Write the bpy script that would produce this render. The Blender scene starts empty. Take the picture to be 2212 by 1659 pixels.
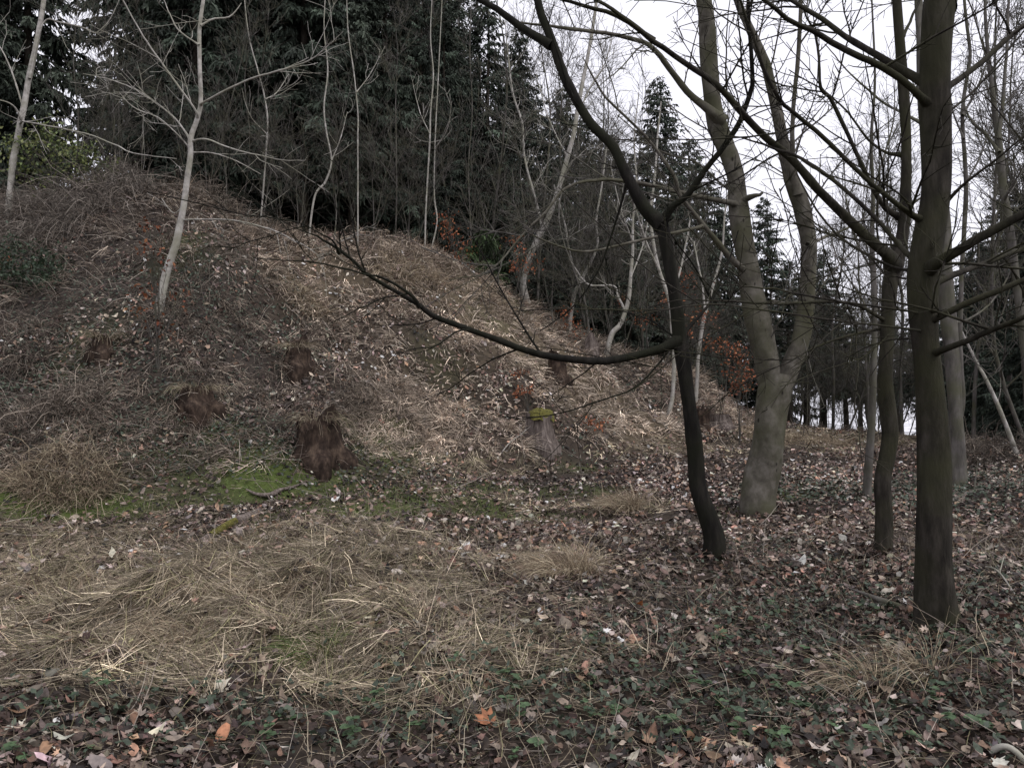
import bpy, math, numpy as np
from math import radians as R_

S = bpy.context.scene
C = S.collection

# ------------------------------------------------------------------ camera, sky, sun, exposure
F, CX, CY, EYE = 1650.0, 1106.0, 829.5, 1.6      # focal length and centre in units of a 2212 px wide frame
cd = bpy.data.cameras.new('camera'); cam = bpy.data.objects.new('camera', cd); C.objects.link(cam)
cd.sensor_width = 36.0; cd.lens = 36.0 * F / 2212.0; cd.clip_end = 2000; cd.clip_start = 0.05
cam.location = (0, 0, EYE); cam.rotation_euler = (R_(90), 0, 0)
S.camera = cam

SUN_EL, SUN_AZ = R_(58), R_(125)                  # thin overcast, brightest high up to the right, so that the bank is the lighter part
w = bpy.data.worlds.new('World'); S.world = w; w.use_nodes = True
nt = w.node_tree; nt.nodes.clear()
tc = nt.nodes.new('ShaderNodeTexCoord'); sx = nt.nodes.new('ShaderNodeSeparateXYZ'); mxz = nt.nodes.new('ShaderNodeMath')
mxz.operation = 'MAXIMUM'; mxz.inputs[1].default_value = 0.04      # below the horizon the mist goes on like the horizon
cb = nt.nodes.new('ShaderNodeCombineXYZ'); sky = nt.nodes.new('ShaderNodeTexSky'); sky.sky_type = 'NISHITA'
sky.sun_disc = False; sky.sun_elevation = SUN_EL; sky.sun_rotation = SUN_AZ
sky.air_density = 1.0; sky.dust_density = 6.0; sky.ozone_density = 1.0
hs = nt.nodes.new('ShaderNodeHueSaturation'); hs.inputs['Saturation'].default_value = 0.22
bg = nt.nodes.new('ShaderNodeBackground'); bg.inputs['Strength'].default_value = 0.13
wo = nt.nodes.new('ShaderNodeOutputWorld')
L = nt.links.new
L(tc.outputs['Generated'], sx.inputs[0]); L(sx.outputs[0], cb.inputs[0]); L(sx.outputs[1], cb.inputs[1])
L(sx.outputs[2], mxz.inputs[0]); L(mxz.outputs[0], cb.inputs[2]); L(cb.outputs[0], sky.inputs[0])
veil = nt.nodes.new('ShaderNodeMix'); veil.data_type = 'RGBA'; veil.inputs[0].default_value = 0.8; veil.inputs[7].default_value = (4.2, 4.15, 4.6, 1)   # an even cloud layer over the clear sky
L(sky.outputs[0], hs.inputs['Color']); L(hs.outputs[0], veil.inputs[6]); L(veil.outputs[2], bg.inputs['Color']); L(bg.outputs[0], wo.inputs[0])
sd = bpy.data.lights.new('sun', 'SUN'); sd.energy = 0.9; sd.angle = R_(70); sd.color = (1.0, 0.97, 0.97)
so = bpy.data.objects.new('sun', sd); C.objects.link(so)
so.rotation_euler = (R_(90) - SUN_EL, 0, math.pi - SUN_AZ)
S.view_settings.view_transform = 'Standard'; S.view_settings.look = 'None'
S.view_settings.exposure = 1.08; S.view_settings.gamma = 1.0; S.view_settings.use_curve_mapping = False
S.render.engine = 'CYCLES'
S.cycles.max_bounces = 5; S.cycles.diffuse_bounces = 3; S.cycles.glossy_bounces = 2; S.cycles.transmission_bounces = 2

# ------------------------------------------------------------------ helpers: materials
def mat(name, build):
    m = bpy.data.materials.new(name); m.use_nodes = True
    t = m.node_tree; b = t.nodes['Principled BSDF']; build(t, b); return m
def N(t, kind, **kw):
    n = t.nodes.new(kind)
    for k, v in kw.items():
        if k in n.inputs.keys(): n.inputs[k].default_value = v
        else: setattr(n, k, v)
    return n
def ramp(t, stops, fac):
    r = t.nodes.new('ShaderNodeValToRGB'); e = r.color_ramp.elements
    while len(e) < len(stops): e.new(0.5)
    for i, (p, c) in enumerate(stops): e[i].position = p; e[i].color = (*c, 1)
    t.links.new(fac, r.inputs[0]); return r
def bark(name, dark, mid, pale, algae=None, zs=0.25, scale=9.0, rough=0.85, spots=0.0, bump=0.5, rings=0.0):
    def build(t, b):
        tx = N(t, 'ShaderNodeTexCoord'); mp = N(t, 'ShaderNodeMapping'); mp.inputs['Scale'].default_value = (1, 1, zs)
        t.links.new(tx.outputs['Object'], mp.inputs[0])
        n1 = N(t, 'ShaderNodeTexNoise', Scale=scale, Detail=8.0, Roughness=0.65); t.links.new(mp.outputs[0], n1.inputs['Vector'])
        r = ramp(t, [(0.3, dark), (0.5, mid), (0.72, pale)], n1.outputs[0]); col = r.outputs[0]
        if algae:
            n2 = N(t, 'ShaderNodeTexNoise', Scale=2.2, Detail=4.0); t.links.new(tx.outputs['Object'], n2.inputs['Vector'])
            rr = ramp(t, [(0.42, (0, 0, 0)), (0.62, (0.8, 0.8, 0.8))], n2.outputs[0])
            mx = N(t, 'ShaderNodeMix', data_type='RGBA'); t.links.new(rr.outputs[0], mx.inputs[0])
            t.links.new(col, mx.inputs[6]); mx.inputs[7].default_value = (*algae, 1); col = mx.outputs[2]
        if spots:
            mp2 = N(t, 'ShaderNodeMapping'); mp2.inputs['Scale'].default_value = (1, 1, 0.5)
            t.links.new(tx.outputs['Object'], mp2.inputs[0])
            v = N(t, 'ShaderNodeTexVoronoi', Scale=6.0); t.links.new(mp2.outputs[0], v.inputs['Vector'])
            rr = ramp(t, [(spots, (1, 1, 1)), (spots + 0.05, (0, 0, 0))], v.outputs['Distance'])
            mx = N(t, 'ShaderNodeMix', data_type='RGBA'); t.links.new(rr.outputs[0], mx.inputs[0])
            t.links.new(col, mx.inputs[6]); mx.inputs[7].default_value = (*[c * .5 for c in dark], 1); col = mx.outputs[2]
        t.links.new(col, b.inputs['Base Color']); b.inputs['Roughness'].default_value = rough
        b.inputs['Specular IOR Level'].default_value = 0.06
        h = n1.outputs[0]
        if rings:
            wv = N(t, 'ShaderNodeTexWave', Scale=3.0, Distortion=6.0, Detail=3.0); wv.bands_direction = 'Z'
            t.links.new(tx.outputs['Object'], wv.inputs['Vector'])
            a = N(t, 'ShaderNodeMath', operation='MULTIPLY_ADD'); a.inputs[1].default_value = rings
            t.links.new(wv.outputs[0], a.inputs[0]); t.links.new(n1.outputs[0], a.inputs[2]); h = a.outputs[0]
        bp = N(t, 'ShaderNodeBump', Strength=bump, Distance=0.02); t.links.new(h, bp.inputs['Height'])
        t.links.new(bp.outputs[0], b.inputs['Normal'])
    return mat(name, build)
def attr_mat(name, rough=0.75, spec=0.25, grain=30.0, trans=0.0):
    """colour from the per-piece colour attribute, with a fine mottling"""
    def build(t, b):
        a = N(t, 'ShaderNodeAttribute', attribute_name='col'); g = N(t, 'ShaderNodeNewGeometry')
        n = N(t, 'ShaderNodeTexNoise', Scale=grain, Detail=3.0); t.links.new(g.outputs['Position'], n.inputs['Vector'])
        r = ramp(t, [(0.3, (0.62, 0.62, 0.62)), (0.7, (1.25, 1.22, 1.18))], n.outputs[0])
        m = N(t, 'ShaderNodeMix', data_type='RGBA', blend_type='MULTIPLY'); m.inputs[0].default_value = 1.0
        t.links.new(a.outputs['Color'], m.inputs[6]); t.links.new(r.outputs[0], m.inputs[7])
        t.links.new(m.outputs[2], b.inputs['Base Color']); b.inputs['Roughness'].default_value = rough
        b.inputs['Specular IOR Level'].default_value = spec
        if trans:
            o = t.nodes['Material Output']; tr = N(t, 'ShaderNodeBsdfTranslucent'); mx = N(t, 'ShaderNodeMixShader')
            mx.inputs[0].default_value = trans
            t.links.new(m.outputs[2], tr.inputs[0]); t.links.new(b.outputs[0], mx.inputs[1]); t.links.new(tr.outputs[0], mx.inputs[2])
            t.links.new(mx.outputs[0], o.inputs[0])
    return mat(name, build)
def noise_mat(name, stops, scale=6.0, rough=0.9, bump=0.4, detail=8.0):
    def build(t, b):
        tx = N(t, 'ShaderNodeTexCoord'); n = N(t, 'ShaderNodeTexNoise', Scale=scale, Detail=detail, Roughness=0.65)
        t.links.new(tx.outputs['Object'], n.inputs['Vector']); r = ramp(t, stops, n.outputs[0])
        t.links.new(r.outputs[0], b.inputs['Base Color']); b.inputs['Roughness'].default_value = rough
        b.inputs['Specular IOR Level'].default_value = 0.2
        bp = N(t, 'ShaderNodeBump', Strength=bump, Distance=0.03); t.links.new(n.outputs[0], bp.inputs['Height'])
        t.links.new(bp.outputs[0], b.inputs['Normal'])
    return mat(name, build)

M_DARK = bark('dark_bark', (.006, .0055, .005), (.013, .012, .0105), (.028, .025, .021), algae=(.014, .015, .009), scale=14, bump=.8)
M_MAPLE = bark('maple_bark', (.010, .009, .008), (.026, .023, .019), (.055, .049, .041), algae=(.034, .034, .019), scale=16, zs=.28, bump=1.0)
M_BEECH = bark('beech_bark', (.038, .034, .028), (.085, .078, .064), (.155, .143, .125), algae=(.055, .055, .032), scale=7, zs=.8, spots=.06, rings=.14, bump=.4)
M_PALE = bark('pale_bark', (.15, .142, .128), (.30, .283, .26), (.44, .422, .395), algae=(.21, .205, .155), scale=8, zs=.8, rings=.3, bump=.25)
M_GREY = bark('grey_bark', (.04, .037, .034), (.085, .078, .072), (.14, .13, .12), algae=(.07, .07, .045), scale=10, zs=.3, bump=.4)
M_SPRUCEB = bark('spruce_bark', (.02, .017, .014), (.045, .038, .03), (.08, .07, .06), scale=16, zs=.3, bump=.8)
M_LITTER = attr_mat('fallen_leaf_surface', .7, .3, 40, .12)
M_STRAW = attr_mat('dry_grass_blade', .7, .25, 60, .1)
M_GREEN = attr_mat('green_leaf_surface', .55, .35, 40, .15)
M_NEEDLE = attr_mat('spruce_needles', .7, .2, 4, 0.0)
M_TWIG = attr_mat('dry_stalk', .8, .2, 50, 0.0)
M_MOSS = noise_mat('cushion_moss', [(.3, (.035, .034, .010)), (.55, (.10, .092, .022)), (.75, (.17, .155, .045))], 30, .95, .8)
M_ROT = bark('rotten_wood', (.008, .006, .005), (.034, .024, .019), (.10, .072, .053), zs=.55, scale=9, bump=1.0)
M_OLDWOOD = bark('weathered_wood', (.028, .022, .02), (.11, .09, .08), (.24, .205, .185), zs=.16, scale=20, bump=1.0)
M_CUT = noise_mat('weathered_cut', [(.3, (.09, .075, .06)), (.6, (.2, .17, .14)), (.8, (.28, .25, .21))], 14, .9, .4)

# ------------------------------------------------------------------ helpers: meshes
rg = np.random.default_rng(11)
def nrm(v): return v / np.maximum(np.linalg.norm(v, axis=-1, keepdims=True), 1e-9)
def mesh(name, V, Fs, m, col=None, smooth=False):
    V = np.asarray(V, np.float32); me = bpy.data.meshes.new(name)
    if not isinstance(Fs, list): Fs = [Fs]
    Fs = [f for f in Fs if len(f)]
    me.vertices.add(len(V)); me.vertices.foreach_set('co', V.ravel())
    idx = np.concatenate([f.ravel() for f in Fs]).astype(np.int32)
    tot = np.concatenate([np.full(len(f), f.shape[1], np.int32) for f in Fs])
    me.loops.add(len(idx)); me.loops.foreach_set('vertex_index', idx)
    me.polygons.add(len(tot)); me.polygons.foreach_set('loop_start', np.concatenate([[0], np.cumsum(tot)[:-1]]).astype(np.int32))
    if smooth: me.polygons.foreach_set('use_smooth', np.ones(len(tot), bool))
    me.update(calc_edges=True)
    if col is not None:
        a = me.attributes.new('col', 'FLOAT_COLOR', 'POINT'); c = np.ones((len(V), 4), np.float32); c[:, :3] = col
        a.data.foreach_set('color', c.ravel())
    me.materials.append(m); return me
def obj(name, me, parent=None, kind=None, loc=None):
    o = bpy.data.objects.new(name, me); C.objects.link(o)
    if parent: o.parent = parent
    if kind: o['kind'] = kind
    if loc is not None: o.location = loc
    return o
def tag(o, label, cat, group=None):
    o['label'] = label; o['category'] = cat
    if group: o['group'] = group
    return o
def thing(name, label, cat, loc=(0, 0, 0), group=None, rz=0, sc=1):
    o = bpy.data.objects.new(name, None); C.objects.link(o); o.empty_display_size = .2
    o.location = loc; o.rotation_euler = (0, 0, rz); o.scale = (sc, sc, sc) if np.isscalar(sc) else sc
    return tag(o, label, cat, group)
def copy_tree(src, loc, rz=0, sc=1, label=None, group=None):
    r = src.copy(); C.objects.link(r); r.location = loc; r.rotation_euler = (0, 0, rz)
    r.scale = (sc, sc, sc) if np.isscalar(sc) else sc
    if label: r['label'] = label
    if group: r['group'] = group
    for ch in src.children:
        c = ch.copy(); C.objects.link(c); c.parent = r
    return r
class Kit:                                           # collects geometry for one mesh
    def __init__(s): s.V = []; s.F = {}; s.c = []; s.n = 0
    def add(s, V, Fc, col=None):
        V = np.asarray(V).reshape(-1, 3); Fc = np.asarray(Fc)
        s.V.append(V); s.F.setdefault(Fc.shape[1], []).append(Fc + s.n); s.n += len(V)
        if col is not None: s.c.append(np.broadcast_to(col, (len(V), 3)))
    def mesh(s, name, m, smooth=False):
        return mesh(name, np.concatenate(s.V), [np.concatenate(f) for f in s.F.values()], m, np.concatenate(s.c) if s.c else None, smooth)
def frames(P):
    T = nrm(np.gradient(P, axis=1)); mt = nrm(T.mean(axis=1))
    a = np.where((np.abs(mt[:, 2:3]) < .8), np.array([[0, 0, 1.]]), np.array([[1., 0, 0]]))
    A = nrm(np.cross(T, a[:, None, :])); return T, A, np.cross(T, A)
def tubes(P, Rr, k):
    n, m, _ = P.shape; T, A, B = frames(P); th = np.arange(k) * 2 * np.pi / k
    V = P[:, :, None, :] + Rr[:, :, None, None] * (np.cos(th)[None, None, :, None] * A[:, :, None, :] + np.sin(th)[None, None, :, None] * B[:, :, None, :])
    i = np.arange(n * m * k).reshape(n, m, k); j = np.roll(i, -1, axis=2)
    Fq = np.stack([i[:, :-1], j[:, :-1], j[:, 1:], i[:, 1:]], axis=-1).reshape(-1, 4)
    return V.reshape(-1, 3), Fq
def ribbons(P, W, side=None):
    n, m, _ = P.shape; T = nrm(np.gradient(P, axis=1))
    if side is None: side = np.array([0, 0, 1.])
    s = nrm(np.cross(T, np.broadcast_to(np.asarray(side).reshape(-1, 1, 3), T.shape)))
    V = np.stack([P - s * W[..., None] / 2, P + s * W[..., None] / 2], axis=2)
    i = np.arange(n * m * 2).reshape(n, m, 2)
    return V.reshape(-1, 3), np.stack([i[:, :-1, 0], i[:, :-1, 1], i[:, 1:, 1], i[:, 1:, 0]], axis=-1).reshape(-1, 4)
def kids(r, P, Rr, dens, t0, t1, l0, l1, ang, up, ratio, rmin, m, wob=.14, fade=.6, thick=.02):
    """side branches: returns polylines and radii of new branches growing from the given ones"""
    Ln = np.linalg.norm(np.diff(P, axis=1), axis=2).sum(1); n = max(1, int(Ln.sum() * dens))
    ix = r.choice(len(P), n, p=Ln / Ln.sum()); t = r.uniform(t0, t1, n); f = t * (P.shape[1] - 1 - 1e-6); i = f.astype(int); wq = (f - i)[:, None]
    p = P[ix, i] * (1 - wq) + P[ix, i + 1] * wq; T = nrm(P[ix, i + 1] - P[ix, i]); rr = Rr[ix, i]
    ln = r.uniform(l0, l1, n) * (1 - fade * t); g = r.normal(size=(n, 3)); g -= (g * T).sum(1, keepdims=True) * T; g = nrm(g)
    a = (ang * r.uniform(.7, 1.25, n))[:, None]; d = np.cos(a) * T + np.sin(a) * g
    pts = [p]; st = (ln / (m - 1))[:, None]
    for k in range(m - 1):
        d = nrm(d + np.array([0, 0, up]) + r.normal(size=(n, 3)) * wob); pts.append(pts[-1] + d * st)
    r0 = np.maximum(np.minimum(rr * ratio, thick * (1 + ln)), rmin)[:, None]; s = np.linspace(0, 1, m)[None]
    return np.stack(pts, 1), r0 * (1 - s) + rmin * .75 * s
def spline(pts, n):
    p = np.asarray(pts, float); q = np.vstack([2 * p[0] - p[1], p, 2 * p[-1] - p[-2]]); m = len(p) - 1
    s = np.linspace(0, m - 1e-6, n); i = s.astype(int); t = (s - i)[:, None]
    a, b, c, d = q[i], q[i + 1], q[i + 2], q[i + 3]
    return .5 * (2 * b + (c - a) * t + (2 * a - 5 * b + 4 * c - d) * t ** 2 + (3 * b - a - 3 * c + d) * t ** 3)

# ------------------------------------------------------------------ the ground
# the bank seen along each bearing: bearing, foot distance, top bearing height, top distance
COL = np.array([(-700, 9.0, 330, 16.5), (0, 9.4, 425, 17.5), (250, 9.9, 415, 18), (450, 10.3, 445, 18.3), (560, 10.5, 492, 18.6), (700, 11, 508, 19),
                (850, 11.6, 530, 19.6), (950, 12.2, 578, 20.2), (1130, 13.2, 655, 21), (1300, 14.6, 722, 22), (1400, 16, 790, 23),
                (1560, 18, 868, 24.5), (1700, 20, 924, 26), (1850, 20, 938, 27), (2212, 20, 962, 27), (3000, 20, 970, 27)], float)
cu, cfoot, cd_top = (COL[:, 0] - CX) / F, COL[:, 1], COL[:, 3]; cz = EYE + (CY - COL[:, 2]) / F * cd_top
fine = np.arange(-32, 32.01, .24); ax = np.concatenate([[-320, -180, -110, -75, -52, -40], fine, [42, 52, 75, 110, 180, 320]])
ay = np.concatenate([[-120, -60, -30, -18, -12], np.arange(-9, 50, .24), [62, 70, 82, 100, 130, 180, 260, 360]])
gx, gy = np.meshgrid(ax, ay, indexing='ij')
def lumps(x, y):
    q = np.random.default_rng(3); z = np.zeros_like(x)
    for lam, amp, n in ((7, .10, 5), (3, .05, 6), (1.4, .028, 8), (.9, .02, 8)):
        for _ in range(n):
            a = q.uniform(0, 6.28); k = 2 * np.pi / (lam * q.uniform(.7, 1.4))
            z += amp / math.sqrt(n) * np.sin(k * (x * math.cos(a) + y * math.sin(a)) + q.uniform(0, 6.28)) * 1.2
    return z
def raw(x, y):
    u = x / np.maximum(y, 5.0); f = np.interp(u, cu, cfoot); t_ = np.interp(u, cu, cd_top); z1 = np.interp(u, cu, cz)
    g = (y - f) / (t_ - f); s = np.clip(g, 0, 1); bank = .55 * s + .45 * s * s * (3 - 2 * s)
    over = np.clip(y - t_, 0, None); sl = .45 * np.maximum(z1, .0) / (t_ - f)
    roll = np.where(over < 1.2, sl * over - (sl + .13) / 2.4 * over ** 2, sl * .6 - .13 * .6 - .13 * (over - 1.2))
    return z1 * bank + roll
Z = raw(gx, gy)
for _ in range(3): Z[1:-1, 1:-1] = .25 * (Z[:-2, 1:-1] + Z[2:, 1:-1] + Z[1:-1, :-2] + Z[1:-1, 2:]) * .6 + .4 * Z[1:-1, 1:-1]
steep = np.clip(raw(gx, gy) / 1.2, 0, 1)
Z += lumps(gx, gy) * np.clip(np.hypot(gx, gy) / 3, .3, 1) * np.where(np.abs(gx) < 60, 1, .3) * (1 + 1.3 * steep)
def H(x, y):
    x = np.asarray(x, float); y = np.asarray(y, float)
    i = np.clip(np.searchsorted(ax, x) - 1, 0, len(ax) - 2); j = np.clip(np.searchsorted(ay, y) - 1, 0, len(ay) - 2)
    a = (x - ax[i]) / (ax[i + 1] - ax[i]); b = (y - ay[j]) / (ay[j + 1] - ay[j])
    return (Z[i, j] * (1 - a) + Z[i + 1, j] * a) * (1 - b) + (Z[i, j + 1] * (1 - a) + Z[i + 1, j + 1] * a) * b
def normal(x, y):
    e = .25; return nrm(np.stack([(H(x - e, y) - H(x + e, y)) / (2 * e), (H(x, y - e) - H(x, y + e)) / (2 * e), np.ones_like(x)], -1))
_d = np.concatenate([np.arange(1.5, 40, .02), np.arange(40, 120, .2)])
def hit(X, Y):
    """the ground point on a line of sight"""
    z = EYE + (CY - Y) / F * _d; below = z < H((X - CX) / F * _d, _d); k = np.argmax(below) if below.any() else int(np.searchsorted(_d, 22))
    d = _d[k]; x = (X - CX) / F * d; return np.array([x, d, float(H(x, d))])
def stand(X, d):
    x = (X - CX) / F * d; return np.array([x, d, float(H(x, d))])
def blobs(lst):
    return [(*hit(X, Y)[:2], rx, ry, wt) for X, Y, rx, ry, wt in lst]
def field(bl, x, y):
    v = np.zeros_like(np.asarray(x, float))
    for cx_, cy_, rx, ry, wt in bl: v = v + wt * np.exp(-((x - cx_) / rx) ** 2 - ((y - cy_) / ry) ** 2)
    return v
B_STRAW = blobs([(300, 1470, .9, .3, .2), (80, 1480, .9, .3, .22), (700, 1440, .9, .3, .18), (1000, 1480, .7, .3, .2), (60, 1290, 1.6, .9, 1), (350, 1290, 1.5, .8, 1.1), (600, 1250, 1.1, .7, 1), (300, 1390, 1.2, .5, .8), (800, 1190, 1.0, .6, .8), (50, 1180, 1.6, .8, .8),
                 (560, 1180, 1.3, .7, .7), (880, 1330, .9, .5, .5), (1220, 1230, .35, .25, 1), (1150, 1100, 1.2, .7, .4), (1130, 740, 1.8, 1.4, 1), (1040, 680, 1.6, 1.4, 1), (980, 610, 1.4, 1.2, 1),
                 (1250, 830, 1.7, 1.6, .7), (1330, 900, 1.7, 1.6, .7), (1430, 960, 1.6, 1.6, .6), (1680, 945, 2.2, 2.6, 1), (1800, 945, 2.4, 2.4, .9), (1950, 955, 2, 1.5, .5), (2080, 960, 2, 2, .5), (900, 900, .7, 1.2, .8), (820, 850, .6, 1, .6),
                 (1000, 970, 1.1, .9, .5), (560, 560, 1.6, 1.4, .6), (740, 560, 1.6, 1.4, .7), (680, 620, 1.2, 1, .5), (160, 990, 1.3, .7, .6), (1000, 1440, .9, .35, .35), (1350, 1090, .6, .5, .7), (1880, 1480, .3, .2, .5)])
B_GREEN = blobs([(300, 1000, 1.0, .35, .4), (420, 1020, .9, .4, .45), (20, 1085, .8, .3, 1), (200, 1085, .8, .3, 1.1), (640, 1010, .7, .4, .6), (700, 1060, 1.2, .7, .7), (950, 1050, 1.3, .8, .75), (820, 1100, 1.3, .5, .7), (250, 1120, 1.2, .4, .35), (1130, 1060, .9, .6, .5), (500, 1090, 1, .4, .5), (1000, 1140, 1, .5, .5), (480, 950, .7, .5, .3), (760, 960, .6, .5, .5), (100, 1092, 1.0, .35, 1.6), (30, 1095, .6, .3, 1.2), (555, 1038, .42, .35, 1.8), (540, 990, .5, .4, .4), (860, 985, .45, .6, 1.1), (820, 955, .4, .4, .9), (900, 1085, 1.2, .6, .8), (1030, 1090, .8, .5, .8), (760, 1110, .8, .5, .5),
                 (1270, 1015, .6, .5, .9), (1300, 1060, .5, .35, .7), (1600, 1110, .4, .25, .9), (1720, 1070, .5, .5, .6), (680, 1400, .3, .2, .9), (440, 930, .7, .5, .35), (1840, 1060, .5, .5, .3), (600, 1130, .9, .4, .4),
                 (390, 530, .5, .6, .7), (1130, 665, .9, .8, .5), (1060, 690, .6, .6, .4), (180, 760, .6, .5, .5), (950, 780, .6, .6, .3), (1150, 1130, .6, .4, .5)])
B_IVY = blobs([(480, 620, 1.3, 1.2, 1), (640, 720, 1, 1, .9), (560, 950, 1, .7, .8), (900, 1020, 1.3, .6, .5), (100, 760, 2, 1.6, .9), (60, 900, 1.8, 1.2, .7), (320, 940, 1.2, .8, .7), (1000, 880, .7, .6, .4), (1340, 800, 1, 1, .5),
               (1400, 870, 1, 1, .5), (2000, 1080, 2.2, 1.6, .7), (2150, 1040, 2, 1.8, .8), (1780, 1080, 1.2, .8, .6), (1250, 960, .9, .7, .4), (700, 1000, .8, .5, .6)])
B_HERB = blobs([(1300, 1480, .9, .35, .8), (1700, 1450, .8, .5, 1), (1900, 1400, .9, .6, 1), (2100, 1420, .8, .6, .9), (1150, 1560, .7, .3, .8), (700, 1580, 1.0, .25, .9), (150, 1600, .8, .25, .9), (350, 1540, .7, .3, .5), (1480, 1560, .8, .3, 1),
                (1800, 1580, .8, .3, .9), (1640, 1350, .8, .5, .6), (1750, 1250, 1, .6, .5), (1620, 1190, .7, .4, .5), (1650, 1500, 1.6, .9, .5), (2000, 1480, 1.4, .9, .5), (1850, 1330, 1.2, .8, .5), (2120, 1250, 1.2, 1, .4), (1950, 1560, .6, .3, .6), (930, 1500, .6, .3, .5)])
B_DARK = blobs([(150, 700, 4, 2.6, 1), (300, 850, 3.0, 2.0, 1), (80, 560, 3, 2.4, 1), (500, 800, 1.6, 1.6, .6), (620, 900, 1.0, .9, .6), (380, 620, 1.6, 1.6, .6)])   # brown bramble and bracken on the left of the bank
_r = np.random.default_rng(21); tus = np.zeros_like(gx)
for _ in range(14):
    a, lam = _r.uniform(0, 6.28), _r.uniform(.55, 1.1); tus += np.sin(6.283 / lam * (gx * math.cos(a) + gy * math.sin(a)) + _r.uniform(0, 6.28))
Z += .022 * tus * np.clip(field(B_STRAW, gx, gy), 0, 1.2)
gs, gg, gd = field(B_STRAW, gx, gy), field(B_GREEN, gx, gy), field(B_DARK, gx, gy)
mixw = lambda a, b, t: a + (b - a) * np.clip(t, 0, 1)[..., None]
gcol = np.broadcast_to(np.array([.032, .025, .020]), gx.shape + (3,)).copy()
gcol = mixw(gcol, np.array([.085, .068, .047]), gs * .7); gcol = mixw(gcol, np.array([.035, .029, .025]), gd * .6); gcol = mixw(gcol, np.array([.055, .075, .02]), gg * .6)
gi = np.arange(gx.size).reshape(gx.shape)
gF = np.stack([gi[:-1, :-1], gi[1:, :-1], gi[1:, 1:], gi[:-1, 1:]], -1).reshape(-1, 4)
obj('ground', mesh('ground', np.stack([gx, gy, Z], -1).reshape(-1, 3), gF, attr_mat('woodland_soil', .95, .15, 9, 0), gcol.reshape(-1, 3), True), kind='structure')

# ------------------------------------------------------------------ scatter on the ground
def ring(r, n, d0, d1, um=.88):
    d = np.sqrt(r.uniform(d0 * d0, d1 * d1, n)); u = r.uniform(-um, um, n); return u * d, d
def place(tv, x, y, s, tilt, r, lift=(0, .03), yaw=None):
    """copies of a small template laid on the ground: n x k x 3"""
    n = len(x); nn = nrm(normal(x, y) + r.normal(size=(n, 3)) * np.asarray(tilt).reshape(-1, 1) * np.array([1, 1, .3]))
    t = r.normal(size=(n, 3)) if yaw is None else yaw; t = nrm(t - (t * nn).sum(1, keepdims=True) * nn); b = np.cross(nn, t)
    p = np.stack([x, y, H(x, y) + r.uniform(*lift, n)], -1)
    return p[:, None] + s[:, None, None] * (tv[..., 0:1] * t[:, None] + tv[..., 1:2] * b[:, None] + tv[..., 2:3] * nn[:, None])
_pq = np.random.default_rng(77); _pw = [(_pq.normal(size=2) * k, _pq.uniform(0, 6.28)) for k in (1.2, 1.2, 2.2, 2.2, 3.6, 3.6, 5, 5)]
def patch(x, y):
    """drifts: where the leaves lie thick and dry and where they are thin and rotted to soil"""
    return sum(np.sin(k[0] * x + k[1] * y + p) for k, p in _pw) / 2.0
def leaf_shape(r, kind):
    """outline of a fallen leaf, curled: (verts, fan triangles)"""
    if kind == 'maple': a = np.array([0, .35, .62, .95, 1.25, 1.6, 2.0, 2.5, 3.14]); rad = np.array([1.0, .55, .86, .5, .80, .48, .58, .42, .25])
    elif kind == 'oval': a = np.array([0, .5, 1.2, 2.0, 2.7, 3.14]); rad = np.array([1.0, .66, .5, .52, .72, .95])
    else: a = np.array([0, .9, 2.2, 3.14]); rad = np.array([1.0, .62, .62, .9])
    ang = np.concatenate([a, -a[-2:0:-1]]); rad = np.concatenate([rad, rad[-2:0:-1]]) * r.uniform(.82, 1.15, len(ang))
    x, y = np.cos(ang) * rad * .5, np.sin(ang) * rad * .5
    c1, c2, ph = r.uniform(-.9, 1.3), r.uniform(-1.2, 1.5), r.uniform(0, 6.28)
    z = c1 * x * x + c2 * y * y + .12 * np.sin(3 * ang + ph) * rad * r.uniform(.2, 1.2)
    V = np.vstack([[0, 0, r.uniform(-.05, .05)], np.stack([x, y, z], -1)]); k = len(ang); i = np.arange(k)
    return V, np.stack([np.zeros(k, int), 1 + i, 1 + (i + 1) % k], -1)
PAL = np.array([(.33, .265, .22), (.47, .41, .365), (.17, .118, .094), (.075, .05, .042), (.034, .025, .022), (.25, .15, .105), (.15, .085, .062), (.19, .16, .14)])
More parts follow.
